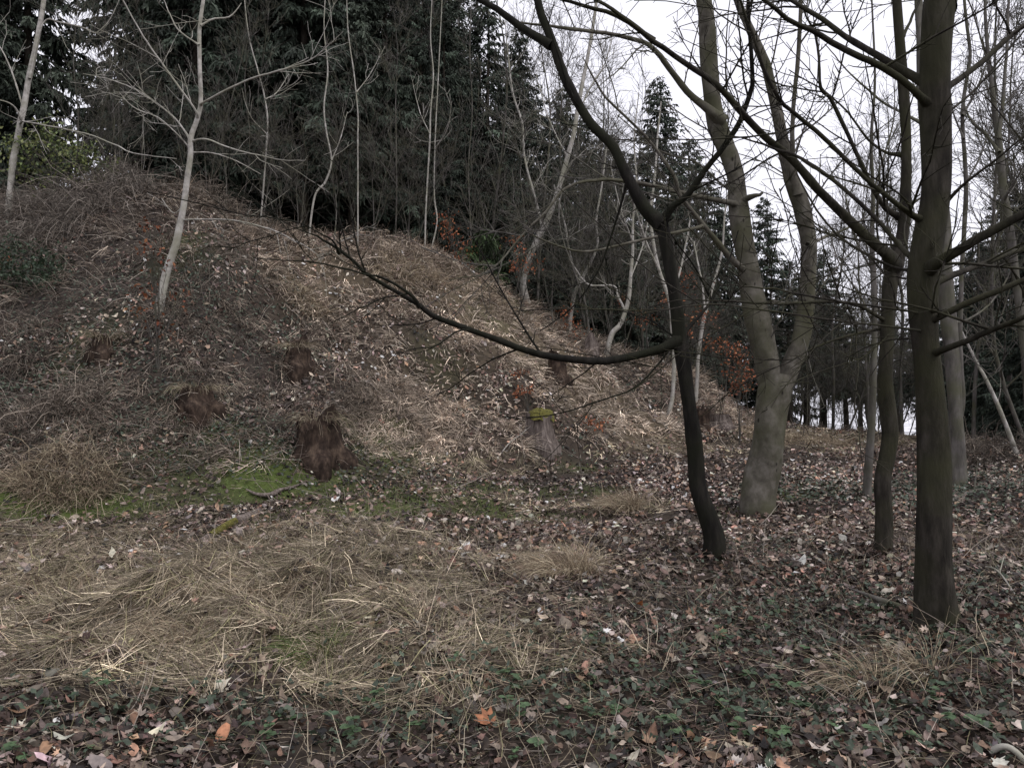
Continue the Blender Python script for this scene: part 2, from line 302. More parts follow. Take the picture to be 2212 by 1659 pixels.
def scatter_leaves(name, n, d0, d1, kinds, size, r, wt=(.13, .08, .17, .24, .18, .06, .02, .12), tiltm=.35, contrast=.3, lift=(0, .035), tone=1.0):
    K = Kit(); x, y = ring(r, n, d0, d1)
    keep = r.uniform(0, 1, n) > np.clip(.42 * field(B_STRAW, x, y) + .55 * field(B_GREEN, x, y) + .1 * field(B_DARK, x, y), 0, .82)
    keep &= r.uniform(0, 1, n) < np.clip(.72 + .3 * patch(x, y), .25, 1); x, y = x[keep], y[keep]; which = r.integers(0, 24, len(x))
    for k in range(24):
        tv, tf = leaf_shape(r, kinds[k % len(kinds)]); q = which == k; nq = int(q.sum())
        if not nq: continue
        s = r.uniform(*size, nq) * r.choice([.6, 1, 1, 1.25], nq); tl = np.abs(r.normal(0, tiltm, nq)) + .05
        V = place(np.broadcast_to(tv, (nq,) + tv.shape), x[q], y[q], s, tl, r, lift)
        c = tone * PAL[r.choice(8, nq, p=np.array(wt) / sum(wt))] * r.lognormal(0, contrast, (nq, 1)) * r.normal(1, .05, (nq, 3))
        m = tv.shape[0]; Fc = (tf[None] + (np.arange(nq) * m)[:, None, None]).reshape(-1, 3); c = c * np.exp(np.where(H(x[q], y[q]) > .3, .42, .22) * patch(x[q], y[q]))[:, None] * (1 - .3 * np.clip(field(B_DARK, x[q], y[q]), 0, 1))[:, None]
        K.add(V.reshape(-1, 3), Fc, np.repeat(np.clip(c, .01, .6), m, 0))
    obj(name, K.mesh(name, M_LITTER), kind='stuff')['label'] = 'carpet of fallen brown leaves'
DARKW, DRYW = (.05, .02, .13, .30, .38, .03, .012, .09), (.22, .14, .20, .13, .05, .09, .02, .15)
scatter_leaves('fallen_leaves', 52000, 2.2, 6.5, ['oval', 'small', 'maple', 'small', 'oval', 'small'], (.022, .075), rg, tiltm=.55, lift=(0, .04), wt=DARKW, tone=.58, contrast=.45)  # lower tone in the near rings puts canopy shade into the leaf colour
scatter_leaves('fallen_leaves', 15000, 2.4, 8, ['maple', 'oval', 'oval', 'maple', 'small'], (.045, .105), rg, tiltm=.5, lift=(.01, .055), wt=DRYW, tone=.8, contrast=.35)
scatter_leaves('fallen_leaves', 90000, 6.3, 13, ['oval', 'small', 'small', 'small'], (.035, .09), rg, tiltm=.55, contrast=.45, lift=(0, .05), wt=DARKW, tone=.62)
scatter_leaves('fallen_leaves', 30000, 6.3, 13, ['oval', 'maple', 'small', 'oval'], (.05, .11), rg, tiltm=.55, contrast=.35, lift=(.01, .07), wt=DRYW, tone=.9)
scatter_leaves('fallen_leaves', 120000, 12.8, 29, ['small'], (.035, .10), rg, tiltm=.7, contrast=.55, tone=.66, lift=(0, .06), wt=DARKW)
scatter_leaves('fallen_leaves', 60000, 12.8, 29, ['small', 'oval'], (.05, .12), rg, tiltm=.7, contrast=.4, tone=.95, lift=(.01, .09), wt=DRYW)

SPAL = np.array([(.245, .205, .148), (.165, .135, .097), (.35, .30, .225), (.10, .076, .055), (.145, .135, .075)])
BPAL = np.array([(.38, .31, .245), (.24, .19, .153), (.49, .42, .345), (.115, .086, .07), (.32, .27, .21)])
def grass(K, x, y, ln, lay, laydir, wd, r, pal=SPAL, m=4, pw=None, br=.2, lift=0, tint=1, stack=.03, sag=.28):
    n = len(x); up = normal(x, y); d = nrm(up * (1 - lay)[:, None] + laydir * lay[:, None] + r.normal(size=(n, 3)) * .22)
    P = [np.stack([x, y, H(x, y) - .01 + lift], -1)]
    for k in range(m - 1):
        P.append(P[-1] + d * (ln / (m - 1))[:, None]); d = nrm(d + laydir * .35 * lay[:, None] - np.array([0, 0, sag]) + r.normal(size=(n, 3)) * .13)
    P = np.stack(P, 1); floor = H(P[..., 0], P[..., 1]) + .006 + r.uniform(0, 1, (n, 1)) * stack; P[..., 2] = np.maximum(P[..., 2], floor)
    W = wd[:, None] * np.linspace(1, .35, m)[None]; V, Fq = ribbons(P, W, nrm(up + r.normal(size=(n, 3)) * .35))
    c = pal[r.choice(len(pal), n, p=pw)] * r.lognormal(0, br, (n, 1)) * np.reshape(tint, (-1, 1)); K.add(V, Fq, np.repeat(c, 2 * m, 0))
def clumps(r, bl, n, d0, d1, thr=.25):
    x, y = ring(r, n, d0, d1); return (q := r.uniform(thr * .3, 1, n) < field(bl, x, y)) is not None and (x[q], y[q])
KG = Kit()
def bankw(x, y): return np.where(H(x, y) > .35, .22 + .0 * x, .0)
_fq = np.random.default_rng(8); _fw = [(_fq.normal(size=2) * 1.1, _fq.uniform(0, 6.28)) for _ in range(6)]
def swirl(x, y): return 2.75 + .75 * sum(np.sin(k[0] * x + k[1] * y + p) for k, p in _fw) / 1.7
for n, d0, d1, per, wid, m in ((5200, 3, 9, 42, .0042, 4), (11000, 9, 15, 24, .007, 3), (15000, 15, 29, 14, .015, 3)):
    x, y = ring(rg, n, d0, d1); q = rg.uniform(.05, 1, n) < field(B_STRAW, x, y) + bankw(x, y); x, y = x[q], y[q]; nc = len(x)
    dk = np.clip(field(B_DARK, x, y), 0, 1); sl = normal(x, y); bank_ = H(x, y) > .35; a = swirl(x, y) + rg.normal(0, .5, nc) + np.where(rg.uniform(size=nc) < .2, rg.uniform(0, 6.28, nc), 0)
    ld = np.stack([np.cos(a), np.sin(a) * .8, np.zeros(nc)], -1) + sl * np.array([1, 1, 0]) * 3.0
    ld = nrm(ld - (ld * sl).sum(1, keepdims=True) * sl); n2 = nc * per; rad = np.repeat(rg.uniform(.04, .17, nc) * (1 + .02 * d0), per)
    th = rg.uniform(0, 6.28, n2); rr = np.sqrt(rg.uniform(0, 1, n2)); X = np.repeat(x, per) + rr * rad * np.cos(th); Y = np.repeat(y, per) + rr * rad * np.sin(th)
    lift = np.repeat(rg.uniform(.0, .07, nc) * np.where(bank_, 2.2, 1), per) * (1 - rr ** 2)
    lay = np.clip(np.repeat(rg.uniform(.8, 1.0, nc) - .25 * bank_, per) + rg.normal(0, .06, n2), .3, 1); lay = np.where(rg.uniform(size=n2) < .06, rg.uniform(.2, .7, n2), lay)
    out = np.stack([np.cos(th), np.sin(th), 0 * th], -1) * .15 + np.repeat(ld, per, 0) + rg.normal(size=(n2, 3)) * np.array([.55, .55, .12])
    tint = np.repeat(rg.lognormal(0, .42, nc) * (1 - .6 * dk) * np.where(bank_, np.exp(.25 * patch(x * .8 + 3, y * .8)), 1), per) * rg.lognormal(0, .25, n2); up_ = np.repeat(bank_, per)
    for sel, pal in ((~up_, SPAL), (up_, BPAL)):
        k_ = int(sel.sum())
        if k_: grass(KG, X[sel], Y[sel], (rg.uniform(.05, .34, n2) * np.repeat(rg.uniform(.6, 1.25, nc), per))[sel], lay[sel], nrm(out)[sel], wid * rg.uniform(.5, 1.5, k_), rg, m=m, lift=lift[sel], tint=tint[sel], pal=pal, stack=.06, sag=.12)
x, y = ring(rg, 26000, 2.5, 9); n2 = len(x); a = rg.uniform(0, 6.28, n2)      # single stray blades through the leaf litter
q = rg.uniform(size=n2) < .55; x, y, a = x[q], y[q], a[q]; n2 = len(x)
grass(KG, x, y, rg.uniform(.08, .35, n2), rg.uniform(.3, .97, n2), np.stack([np.cos(a), np.sin(a), 0 * a], -1), .0036 * rg.uniform(.6, 1.4, n2), rg)
x, y = ring(rg, 30000, 9, 25); q = rg.uniform(size=len(x)) < np.clip(.2 + .4 * field(B_DARK, x, y), 0, .55) * np.where(H(x, y) > .3, 1, .3); x, y = x[q], y[q]; n2 = len(x); sl = normal(x, y)
grass(KG, x, y, rg.uniform(.08, .3, n2), rg.uniform(.2, .98, n2), nrm(sl * np.array([2, 2, 0]) + rg.normal(size=(n2, 3)) * .6 * np.array([1, 1, .2])), .008 * rg.uniform(.6, 1.4, n2), rg,
      pal=np.array([(.16, .125, .10), (.23, .185, .15), (.10, .075, .06), (.30, .255, .205)]), m=3)
x, y = ring(rg, 2600, 9.5, 24); q = (H(x, y) > .45) & (rg.uniform(size=len(x)) < .55); x, y = x[q], y[q]; nc, per = len(x), 26; sl = normal(x, y); n2 = nc * per; dk = np.clip(field(B_DARK, x, y), 0, 1)
X = np.repeat(x, per) + rg.normal(0, .06, n2); Y = np.repeat(y, per) + rg.normal(0, .06, n2); dn = np.repeat(nrm(sl * np.array([1, 1, 0]) + rg.normal(size=(nc, 3)) * .3 * np.array([1, 1, 0])), per, 0)
grass(KG, X, Y, rg.uniform(.18, .55, n2) * np.repeat(rg.uniform(.6, 1.2, nc), per), rg.uniform(.3, .75, n2), nrm(dn + rg.normal(size=(n2, 3)) * .45), .011 * rg.uniform(.5, 1.4, n2), rg, pal=BPAL, m=4, sag=.42, lift=np.repeat(rg.uniform(0, .14, nc), per), tint=np.repeat(rg.lognormal(-.1, .35, nc) * (1 - .5 * dk), per))
n2 = 15000; uu = rg.uniform(-.85, .25, n2); dd = np.interp(uu, cu, cd_top) + rg.normal(-.5, .7, n2); x, y = uu * dd, dd; a = rg.uniform(0, 6.28, n2); cl = np.sin(x * 5.1 + 2 * np.sin(x * 1.7)) + np.sin(y * 6.3 + x) + rg.normal(0, .5, n2); q = cl > -.2; x, y, a = x[q], y[q], a[q]; n2 = len(x)
grass(KG, x, y, rg.uniform(.18, .62, n2), rg.uniform(.25, .85, n2), nrm(np.stack([np.cos(a) + .3, np.sin(a) - .5, 0 * a], -1)), .011 * rg.uniform(.5, 1.4, n2), rg, pal=BPAL * .8, m=4, sag=.3, tint=np.where(x < -6.5, .55, 1) * rg.lognormal(0, .3, n2))
obj('dry_grass', KG.mesh('dry_grass', M_STRAW), kind='stuff')['label'] = 'dead straw coloured grass lying in clumps'
KG = Kit()
for n, d0, d1, wd in ((26000, 3, 10, .005), (60000, 9, 14, .009), (40000, 14, 25, .016)):
    x, y = clumps(rg, B_GREEN, n, d0, d1); n2 = len(x); a = rg.uniform(0, 6.28, n2)
    grass(KG, x, y, rg.uniform(.03, .11, n2), rg.uniform(.05, .6, n2), np.stack([np.cos(a), np.sin(a), 0 * a], -1), wd * rg.uniform(.6, 1.4, n2), rg,
          pal=np.array([(.065, .085, .028), (.095, .145, .03), (.055, .065, .028), (.13, .12, .055)]), m=3)
obj('green_grass', KG.mesh('green_grass', M_GREEN), kind='stuff')['label'] = 'short green grass and moss in patches'
# ivy on the bank and the forest floor: dark lobed leaves
KG = Kit()
for n, d0, d1, s0, s1 in ((22000, 3, 9, .025, .06), (42000, 9, 15, .04, .075), (30000, 15, 26, .06, .11)):
    x, y = clumps(rg, B_IVY + B_HERB, n, d0, d1); n2 = len(x); tv, tf = leaf_shape(rg, 'small')
    V = place(np.broadcast_to(tv, (n2,) + tv.shape), x, y, rg.uniform(s0, s1, n2), np.full(n2, .55), rg, (.01, .10))
    c = np.array([(.028, .042, .026), (.04, .056, .036), (.058, .078, .052)])[rg.integers(0, 3, n2)] * rg.lognormal(0, .25, (n2, 1)); m = len(tv)
    KG.add(V.reshape(-1, 3), (tf[None] + (np.arange(n2) * m)[:, None, None]).reshape(-1, 3), np.repeat(c, m, 0))
obj('ivy_undergrowth', KG.mesh('ivy_undergrowth', M_GREEN), kind='stuff')['label'] = 'dark green ivy creeping over the litter'
# twigs and stalks lying about, and thin dead stalks standing on the bank
KT = Kit(); TP = np.array([(.20, .17, .145), (.30, .265, .23), (.08, .06, .05), (.14, .11, .09)])
def stalks(n, d0, d1, l0, l1, rad, upb, r, arch=0.0, wfun=None):
    x, y = ring(r, n, d0, d1)
    if wfun is not None: q = r.uniform(size=n) < wfun(x, y); x, y = x[q], y[q]
    n = len(x); d = nrm(r.normal(size=(n, 3)) * np.array([1, 1, .3]) + np.array([0, 0, upb]) + normal(x, y) * np.array([1, 1, 0]) * .8)
    ln = r.uniform(l0, l1, n); P = [np.stack([x, y, H(x, y) + .01], -1)]
    for k in range(4): P.append(P[-1] + d * (ln / 4)[:, None]); d = nrm(d + r.normal(size=(n, 3)) * .14 - np.array([0, 0, arch]))
    P = np.stack(P, 1); P[..., 2] = np.maximum(P[..., 2], H(P[..., 0], P[..., 1]) + .008)
    V, Fq = tubes(P, (rad * r.uniform(.6, 1.5, n))[:, None] * np.linspace(1, .5, 5)[None], 3)
    KT.add(V, Fq, np.repeat(TP[r.integers(0, 4, n)] * r.lognormal(0, .25, (n, 1)), 15, 0))
stalks(2600, 2.6, 9, .1, .5, .0022, .05, rg); stalks(420, 2.8, 8, .15, .5, .002, 1.2, rg, .1); stalks(2600, 8, 24, .2, .8, .005, .1, rg)
onbank = lambda x, y: np.clip(field(B_DARK, x, y) + .18, 0, 1) * (H(x, y) > .25)
stalks(8500, 9, 22, .25, .8, .005, .9, rg, .42, onbank); stalks(2000, 9, 22, .2, .6, .0045, 1.4, rg, .12, onbank)
x0 = [(X, rg.uniform(18, 22)) for X in ()]
obj('dry_stalks', KT.mesh('dry_stalks', M_TWIG), kind='stuff')['label'] = 'dead twigs and bramble stalks over the ground'

# ------------------------------------------------------------------ trees drawn stem by stem
def noisy_tube(P, Rr, k, r, rough=.07, flare=0.0):
    n = len(P); T, A, B = frames(P[None]); A, B = A[0], B[0]; th = np.arange(k) * 2 * np.pi / k
    h = np.concatenate([[0], np.cumsum(np.linalg.norm(np.diff(P, axis=0), axis=1))]); g = np.ones((n, k))
    for q in range(5):
        g += rough / 2 * np.sin(th[None] * r.integers(1, 4) + h[:, None] * r.uniform(1, 7) + r.uniform(0, 6.28))
    if flare: g *= 1 + flare * np.exp(-h[:, None] / .22) * (1 + .45 * np.sin(th[None] * r.integers(3, 5) + r.uniform(0, 6.28)))
    V = P[:, None] + (Rr[:, None] * g)[..., None] * (np.cos(th)[None, :, None] * A[:, None] + np.sin(th)[None, :, None] * B[:, None])
    i = np.arange(n * k).reshape(n, k); j = np.roll(i, -1, 1)
    return V.reshape(-1, 3), np.stack([i[:-1], j[:-1], j[1:], i[1:]], -1).reshape(-1, 4)
def drawn_tree(name, label, group, m, stems, d=None, tw=(2.2, .5, 1.5, .0045), tw2=(4.5, .15, .55, .0032), spur=6.0, up=.02, ang=.8, twm=None, seed=0, flare=.35, sides=16, cat='tree'):
    """stems: (part name, depth offset at start, at end, [(X, Y, width) ...]); the first is the trunk and starts on the ground"""
    r = np.random.default_rng(100 + seed); X0, Y0, _ = stems[0][3][0]
    base = hit(X0, Y0) if d is None else stand(X0, d); D = base[1]; root = thing(name, label, cat, base, group); Ps, Rs = [], []
    for si, (pn, o0, o1, pts) in enumerate(stems):
        pts = np.array(pts, float); k = len(pts); off = np.linspace(o0, o1, k); dep = D + off
        W = np.stack([(pts[:, 0] - CX) / F * dep, dep, EYE + (CY - pts[:, 1]) / F * dep, pts[:, 2] / 2 / F * dep], -1)
        if si == 0: W[0, :3] = base; W = np.vstack([W[0] - np.array([0, 0, .25, 0]), W])
        ln = np.linalg.norm(np.diff(W[:, :3], axis=0), axis=1).sum(); n = max(12, int(ln / (.07 if si == 0 else .09)))
        q = spline(W, min(n, 110)); P, Rr = q[:, :3], np.maximum(q[:, 3], .003)
        arc = np.concatenate([[0], np.cumsum(np.linalg.norm(np.diff(P, axis=0), axis=1))])
        if si:
            P = P + np.cumsum(r.normal(size=P.shape), 0) * .006 * np.linspace(0, 1, len(P))[:, None]
            if pn == 'limb': Rr = Rr * (1 + .7 * np.exp(-arc / (3 * Rr[0] + .01)))
        for _k in range(int(arc[-1] * 1.3)): Rr = Rr * (1 + r.uniform(.2, 1) * (.2 if pn == 'limb' else .055) * np.exp(-((arc - r.uniform(.3, max(.4, arc[-1]))) / (Rr.mean() * 1.3 + .012)) ** 2))
        V, Fq = noisy_tube(P - base, Rr, sides if W[0, 3] > .03 else 7, r, .07, flare if si == 0 else 0)
        obj(pn, mesh(pn, V, Fq, m, None, True), root)
        g = np.linspace(0, len(P) - 1, 24).astype(int); Ps.append(P[g] - base); Rs.append(Rr[g])
    lim = list(range(1, len(stems))) or [0]
    P = np.stack([Ps[i] for i in lim]); Rr = np.stack([Rs[i] for i in lim]); K = Kit()
    P1, R1 = kids(r, P, Rr, tw[0], .12, 1, tw[1], tw[2], ang, up, .5, tw[3], 8, .09, .35, .0045); V, Fq = tubes(P1, R1, 4); K.add(V, Fq)
    P2, R2 = kids(r, P1, R1, tw2[0], .1, 1, tw2[1], tw2[2], .85, up, .7, tw2[3], 4, .16, .3, .0032); V, Fq = tubes(P2, R2, 3); K.add(V, Fq)
    if spur:
        P3, R3 = kids(r, np.concatenate([P1[:, ::2][:, :3], P2[:, :3]]), np.concatenate([R1[:, ::2][:, :3], R2[:, :3]]), spur, .1, 1, .03, .14, .9, .05, .8, tw2[3] * .9, 3, .1, 0); V, Fq = tubes(P3, R3, 3); K.add(V, Fq)
    obj('twigs', K.mesh('twigs', twm or m), root, 'stuff'); return root

drawn_tree('bare_tree', 'black winding tree with a long low limb reaching far over the bank', None, M_DARK, [
    ('trunk', 0, .15, [(1542, 1208, 44), (1543, 1160, 42), (1527, 1110, 40), (1508, 1050, 36), (1503, 980, 34), (1496, 920, 32), (1484, 850, 31), (1476, 790, 31), (1468, 730, 30), (1460, 650, 28), (1449, 580, 27), (1438, 520, 27), (1430, 480, 27)]),
    ('limb', .15, .5, [(1430, 485, 24), (1392, 450, 23), (1351, 374, 22), (1324, 317, 21), (1278, 271, 21), (1248, 222, 20), (1224, 174, 20), (1207, 122, 20), (1191, 68, 18), (1172, 14, 17), (1163, -30, 15), (1140, -110, 12)]),
    ('limb', .4, .7, [(1192, 98, 15), (1134, 65, 15), (1080, 24, 13), (1040, -5, 12), (980, -45, 9)]),
    ('limb', .15, -.4, [(1432, 478, 15), (1452, 447, 14), (1487, 420, 13), (1525, 366, 12), (1563, 320, 12), (1595, 274, 11), (1609, 244, 11), (1628, 190, 10), (1630, 152, 9), (1625, 27, 8), (1622, -40, 6)]),
    ('limb', .1, -1.2, [(1466, 738, 20), (1419, 756, 17), (1351, 772, 17), (1292, 779, 16), (1202, 771, 15), (1134, 757, 14), (1055, 726, 13), (987, 702, 12), (928, 680, 11), (903, 661, 10), (865, 640, 9), (825, 618, 8), (784, 594, 8), (757, 569, 7), (730, 545, 7), (689, 520, 4), (654, 512, 2)]),
    ('limb', -.75, -1.3, [(906, 663, 7), (890, 640, 7), (849, 613, 6), (817, 598, 5), (790, 596, 4), (730, 580, 4), (662, 564, 3), (540, 553, 1.6)]),
    ('limb', -1.1, -1.6, [(733, 548, 5), (719, 520, 4), (690, 500, 3), (640, 470, 2), (590, 468, 1.5)]),
    ('limb', -.4, -.9, [(1030, 716, 5), (990, 714, 4), (945, 745, 3.5), (915, 748, 2.5), (860, 758, 1.5)]),
    ('limb', .1, .5, [(1474, 728, 9), (1487, 707, 8), (1514, 678, 7), (1536, 650, 6), (1556, 605, 5), (1574, 566, 4), (1590, 500, 2)]),
    ('limb', .3, .1, [(1536, 648, 5), (1528, 628, 5), (1500, 570, 4), (1465, 523, 3), (1440, 480, 2)]),
    ('limb', .1, .4, [(1462, 733, 6), (1440, 715, 4), (1400, 690, 3), (1330, 668, 2)]),
    ('limb', .1, -.5, [(1460, 735, 5), (1420, 790, 4.5), (1372, 838, 4), (1310, 862, 3.5), (1240, 886, 3), (1150, 900, 2.4), (1060, 890, 1.6)]),
    ('limb', .3, .6, [(1357, 385, 6), (1330, 480, 5), (1290, 590, 4), (1240, 660, 3), (1170, 720, 2)]),
], tw=(1.9, .4, 1.6, .0042), tw2=(4.0, .12, .5, .0034), seed=1, twm=M_DARK)
drawn_tree('bare_tree', 'thick pale grey tree forked low into two stems', None, M_BEECH, [
    ('trunk', 0, 0, [(1636, 1114, 76), (1640, 1060, 72), (1650, 1000, 68), (1660, 930, 66), (1668, 880, 66), (1676, 840, 70), (1680, 808, 60)]),
    ('stem', 0, .2, [(1670, 860, 46), (1657, 790, 50), (1645, 735, 52), (1634, 670, 50), (1622, 600, 46), (1611, 530, 44), (1603, 450, 43), (1600, 400, 39), (1590, 345, 37), (1568, 275, 38), (1553, 190, 35), (1546, 80, 36), (1541, -10, 34), (1535, -200, 28)]),
    ('stem', 0, -.2, [(1686, 860, 40), (1708, 790, 40), (1730, 720, 37), (1742, 640, 34), (1743, 560, 32), (1740, 500, 34), (1728, 440, 36), (1708, 390, 32), (1690, 330, 26), (1676, 260, 24), (1655, 170, 21), (1630, 95, 19), (1596, 20, 16), (1570, -60, 13)]),
    ('limb', -.2, -.5, [(1724, 420, 14), (1714, 370, 11), (1712, 325, 10), (1715, 258, 9), (1731, 136, 9), (1740, 0, 8), (1745, -90, 6)]),
    ('limb', .1, -.6, [(1560, 262, 20), (1530, 236, 16), (1487, 200, 13), (1441, 136, 12), (1408, 100, 10), (1365, 81, 9), (1310, 70, 8), (1243, 62, 7), (1134, 46, 4)]),
    ('limb', .1, -.9, [(1618, 590, 15), (1603, 580, 13), (1576, 556, 12), (1514, 482, 10), (1465, 420, 9), (1454, 380, 8), (1400, 298, 6), (1310, 211, 5), (1283, 163, 4), (1260, 120, 2)]),
    ('limb', -.4, -1.2, [(1518, 490, 7), (1441, 507, 7), (1351, 528, 6), (1259, 547, 5), (1169, 520, 4), (1134, 499, 2)]),
    ('limb', .1, -1.0, [(1596, 446, 14), (1579, 439, 11), (1487, 419, 9), (1367, 393, 8), (1283, 390, 7), (1221, 407, 6), (1175, 460, 5), (1121, 515, 4), (1080, 569, 4), (1040, 600, 3), (975, 612, 2)]),
    ('limb', .1, .7, [(1600, 420, 9), (1560, 400, 5), (1500, 350, 4), (1420, 325, 3), (1330, 250, 2)]),
    ('limb', -.2, .8, [(1745, 530, 8), (1790, 510, 6), (1830, 495, 5), (1870, 470, 3), (1900, 440, 2)]),
    ('limb', 0, .5, [(1660, 650, 7), (1700, 655, 6), (1726, 650, 4)]),
    ('branch_stub', 0, -.2, [(1606, 432, 14), (1622, 424, 10), (1640, 418, 7), (1648, 410, 5)]),
], tw=(2.6, .6, 2.4, .0058), tw2=(4.5, .15, .6, .0045), seed=2, twm=M_GREY, flare=.25, sides=24)
drawn_tree('bare_tree', 'slim dark tree with an s bend just left of the nearest trunk', None, M_MAPLE, [
    ('trunk', 0, .1, [(1908, 1205, 36), (1910, 1160, 36), (1910, 1100, 34), (1907, 1040, 34), (1916, 990, 33), (1923, 940, 32), (1917, 880, 33), (1912, 820, 32), (1916, 740, 30), (1919, 670, 29), (1923, 610, 30), (1934, 568, 30), (1950, 500, 24), (1956, 400, 22), (1957, 300, 21), (1952, 200, 21), (1945, 100, 20), (1938, 0, 19), (1930, -120, 16)]),
    ('limb', .05, -1.4, [(1931, 575, 26), (1919, 553, 22), (1883, 523, 20), (1829, 469, 19), (1764, 405, 17), (1710, 345, 16), (1658, 301, 15), (1609, 247, 14), (1555, 187, 13), (1487, 138, 12), (1411, 87, 11), (1351, 41, 9), (1291, 0, 7), (1230, -40, 5)]),
    ('limb', -1, -1.3, [(1413, 89, 9), (1338, 38, 9), (1270, 19, 8), (1197, 0, 6), (1140, -20, 4)]),
    ('limb', .1, -.8, [(1912, 690, 9), (1902, 688, 8), (1856, 661, 8), (1802, 653, 7), (1720, 656, 7), (1666, 661, 6), (1612, 660, 5), (1536, 656, 4), (1480, 655, 3), (1400, 672, 2)]),
    ('limb', .1, -.5, [(1914, 708, 7), (1829, 726, 6), (1748, 754, 4), (1693, 781, 3), (1612, 808, 2)]),
    ('limb', .1, .6, [(1950, 335, 9), (1915, 330, 6), (1875, 300, 5), (1830, 240, 4), (1770, 190, 3.5), (1700, 150, 2)]),
    ('limb', .1, -.4, [(1944, 470, 12), (1905, 440, 10), (1850, 330, 9), (1800, 220, 8), (1775, 190, 7), (1770, 100, 5), (1740, 20, 4)]),
    ('limb', .1, .3, [(1950, 80, 7), (1968, 40, 6), (1985, -20, 5)]),
    ('limb', .1, .5, [(1940, 530, 8), (1960, 455, 6), (1990, 430, 4), (2010, 415, 3)]),
], tw=(3.2, .5, 2.0, .0048), tw2=(4.5, .15, .55, .0038), seed=3, flare=.3)
drawn_tree('bare_tree', 'nearest dark maple trunk with side branches sweeping up right', None, M_MAPLE, [
    ('trunk', 0, 0, [(2026, 1360, 78), (2021, 1300, 73), (2018, 1200, 70), (2018, 1080, 70), (2016, 945, 64), (2004, 800, 58), (1996, 700, 56), (1997, 600, 64), (2008, 500, 62), (2020, 400, 59), (2022, 200, 56), (2024, 80, 60), (2028, 0, 60), (2030, -60, 50), (2025, -250, 40)]),
    ('limb', 0, .5, [(2040, 20, 30), (2062, -20, 24), (2090, -90, 18)]),
    ('limb', 0, -.9, [(2005, 590, 26), (2019, 572, 24), (2060, 547, 21), (2127, 507, 20), (2212, 461, 17), (2300, 420, 13), (2380, 400, 8)]),
    ('limb', 0, .5, [(2012, 612, 16), (2073, 591, 13), (2154, 561, 12), (2212, 537, 11), (2300, 500, 7)]),
    ('limb', 0, -.4, [(2005, 696, 16), (2024, 686, 14), (2100, 650, 13), (2212, 607, 12), (2320, 560, 8)]),
    ('limb', 0, -.8, [(2010, 766, 16), (2035, 756, 14), (2100, 732, 13), (2154, 707, 12), (2212, 680, 11), (2320, 640, 7)]),
    ('limb', 0, .4, [(2030, 205, 18), (2049, 187, 14), (2114, 141, 13), (2154, 108, 12), (2212, 60, 10), (2290, 0, 7)]),
    ('limb', 0, .6, [(2040, 250, 6), (2114, 187, 5), (2190, 90, 4), (2230, 40, 3)]),
    ('limb', 0, -.5, [(2040, 440, 7), (2089, 393, 6), (2150, 350, 5), (2212, 298, 4), (2300, 240, 3)]),
    ('limb', 0, .6, [(2010, 190, 20), (1992, 176, 17), (1938, 146, 16), (1883, 114, 14), (1837, 84, 12), (1788, 49, 11), (1712, 0, 9), (1640, -40, 6)]),
    ('limb', 0, -.6, [(2010, 228, 18), (1989, 211, 16), (1948, 174, 15), (1883, 136, 14), (1842, 119, 13), (1775, 84, 12), (1734, 60, 11), (1680, 33, 10), (1631, 0, 8), (1570, -40, 5)]),
    ('limb', 0, .9, [(1990, 565, 14), (1962, 550, 11), (1937, 523, 10), (1873, 450, 9), (1780, 374, 8), (1707, 328, 6), (1666, 315, 5), (1612, 296, 3), (1560, 285, 2)]),
    ('limb', 0, -.5, [(2000, 478, 14), (1975, 467, 12), (1946, 447, 11), (1873, 391, 10), (1780, 304, 10), (1715, 247, 9), (1675, 212, 8), (1639, 136, 7), (1612, 54, 6), (1590, -20, 4)]),
    ('limb', 0, -.7, [(1985, 677, 6), (1970, 675, 5), (1883, 664, 5), (1802, 653, 5), (1693, 634, 4), (1612, 622, 3.5), (1540, 620, 2)]),
    ('limb', 0, -1, [(1990, 715, 6), (1973, 713, 5), (1883, 702, 4.5), (1748, 688, 4), (1612, 669, 3.5), (1500, 665, 3), (1370, 690, 1.8)]),
    ('limb', 0, .6, [(1995, 585, 8), (1958, 584, 6), (1900, 562, 6), (1820, 510, 5), (1760, 430, 4), (1720, 360, 3)]),
    ('limb', 0, .4, [(1994, 735, 5), (1950, 733, 4), (1880, 745, 3), (1820, 770, 2)]),
], tw=(3.4, .4, 1.6, .0036), tw2=(5, .12, .45, .0027), seed=4, flare=.5, sides=24)
drawn_tree('bare_tree', 'lighter grey trunk half hidden behind the nearest dark trunk', None, M_GREY, [
    ('trunk', 0, .6, [(2068, 1000, 34), (2066, 940, 30), (2062, 850, 30), (2054, 740, 30), (2044, 640, 30), (2040, 520, 28), (2030, 420, 26), (2008, 330, 22), (1994, 240, 20), (1988, 120, 16), (1984, 0, 14), (1980, -120, 10)]),
    ('stem', .1, .2, [(2066, 930, 16), (2078, 860, 15), (2074, 790, 11), (2070, 740, 8)]),
    ('limb', .3, 1, [(2000, 290, 11), (2016, 220, 9), (2024, 120, 7)]),
    ('limb', .2, 1, [(1998, 270, 8), (1960, 250, 6), (1900, 215, 5), (1830, 150, 3), (1780, 90, 2)]),
    ('limb', .2, 1, [(2050, 700, 6), (2090, 690, 5), (2140, 655, 4), (2180, 600, 2.5)]),
], d=12.5, tw=(2.2, .5, 1.5, .006), tw2=(4, .2, .6, .005), seed=5)
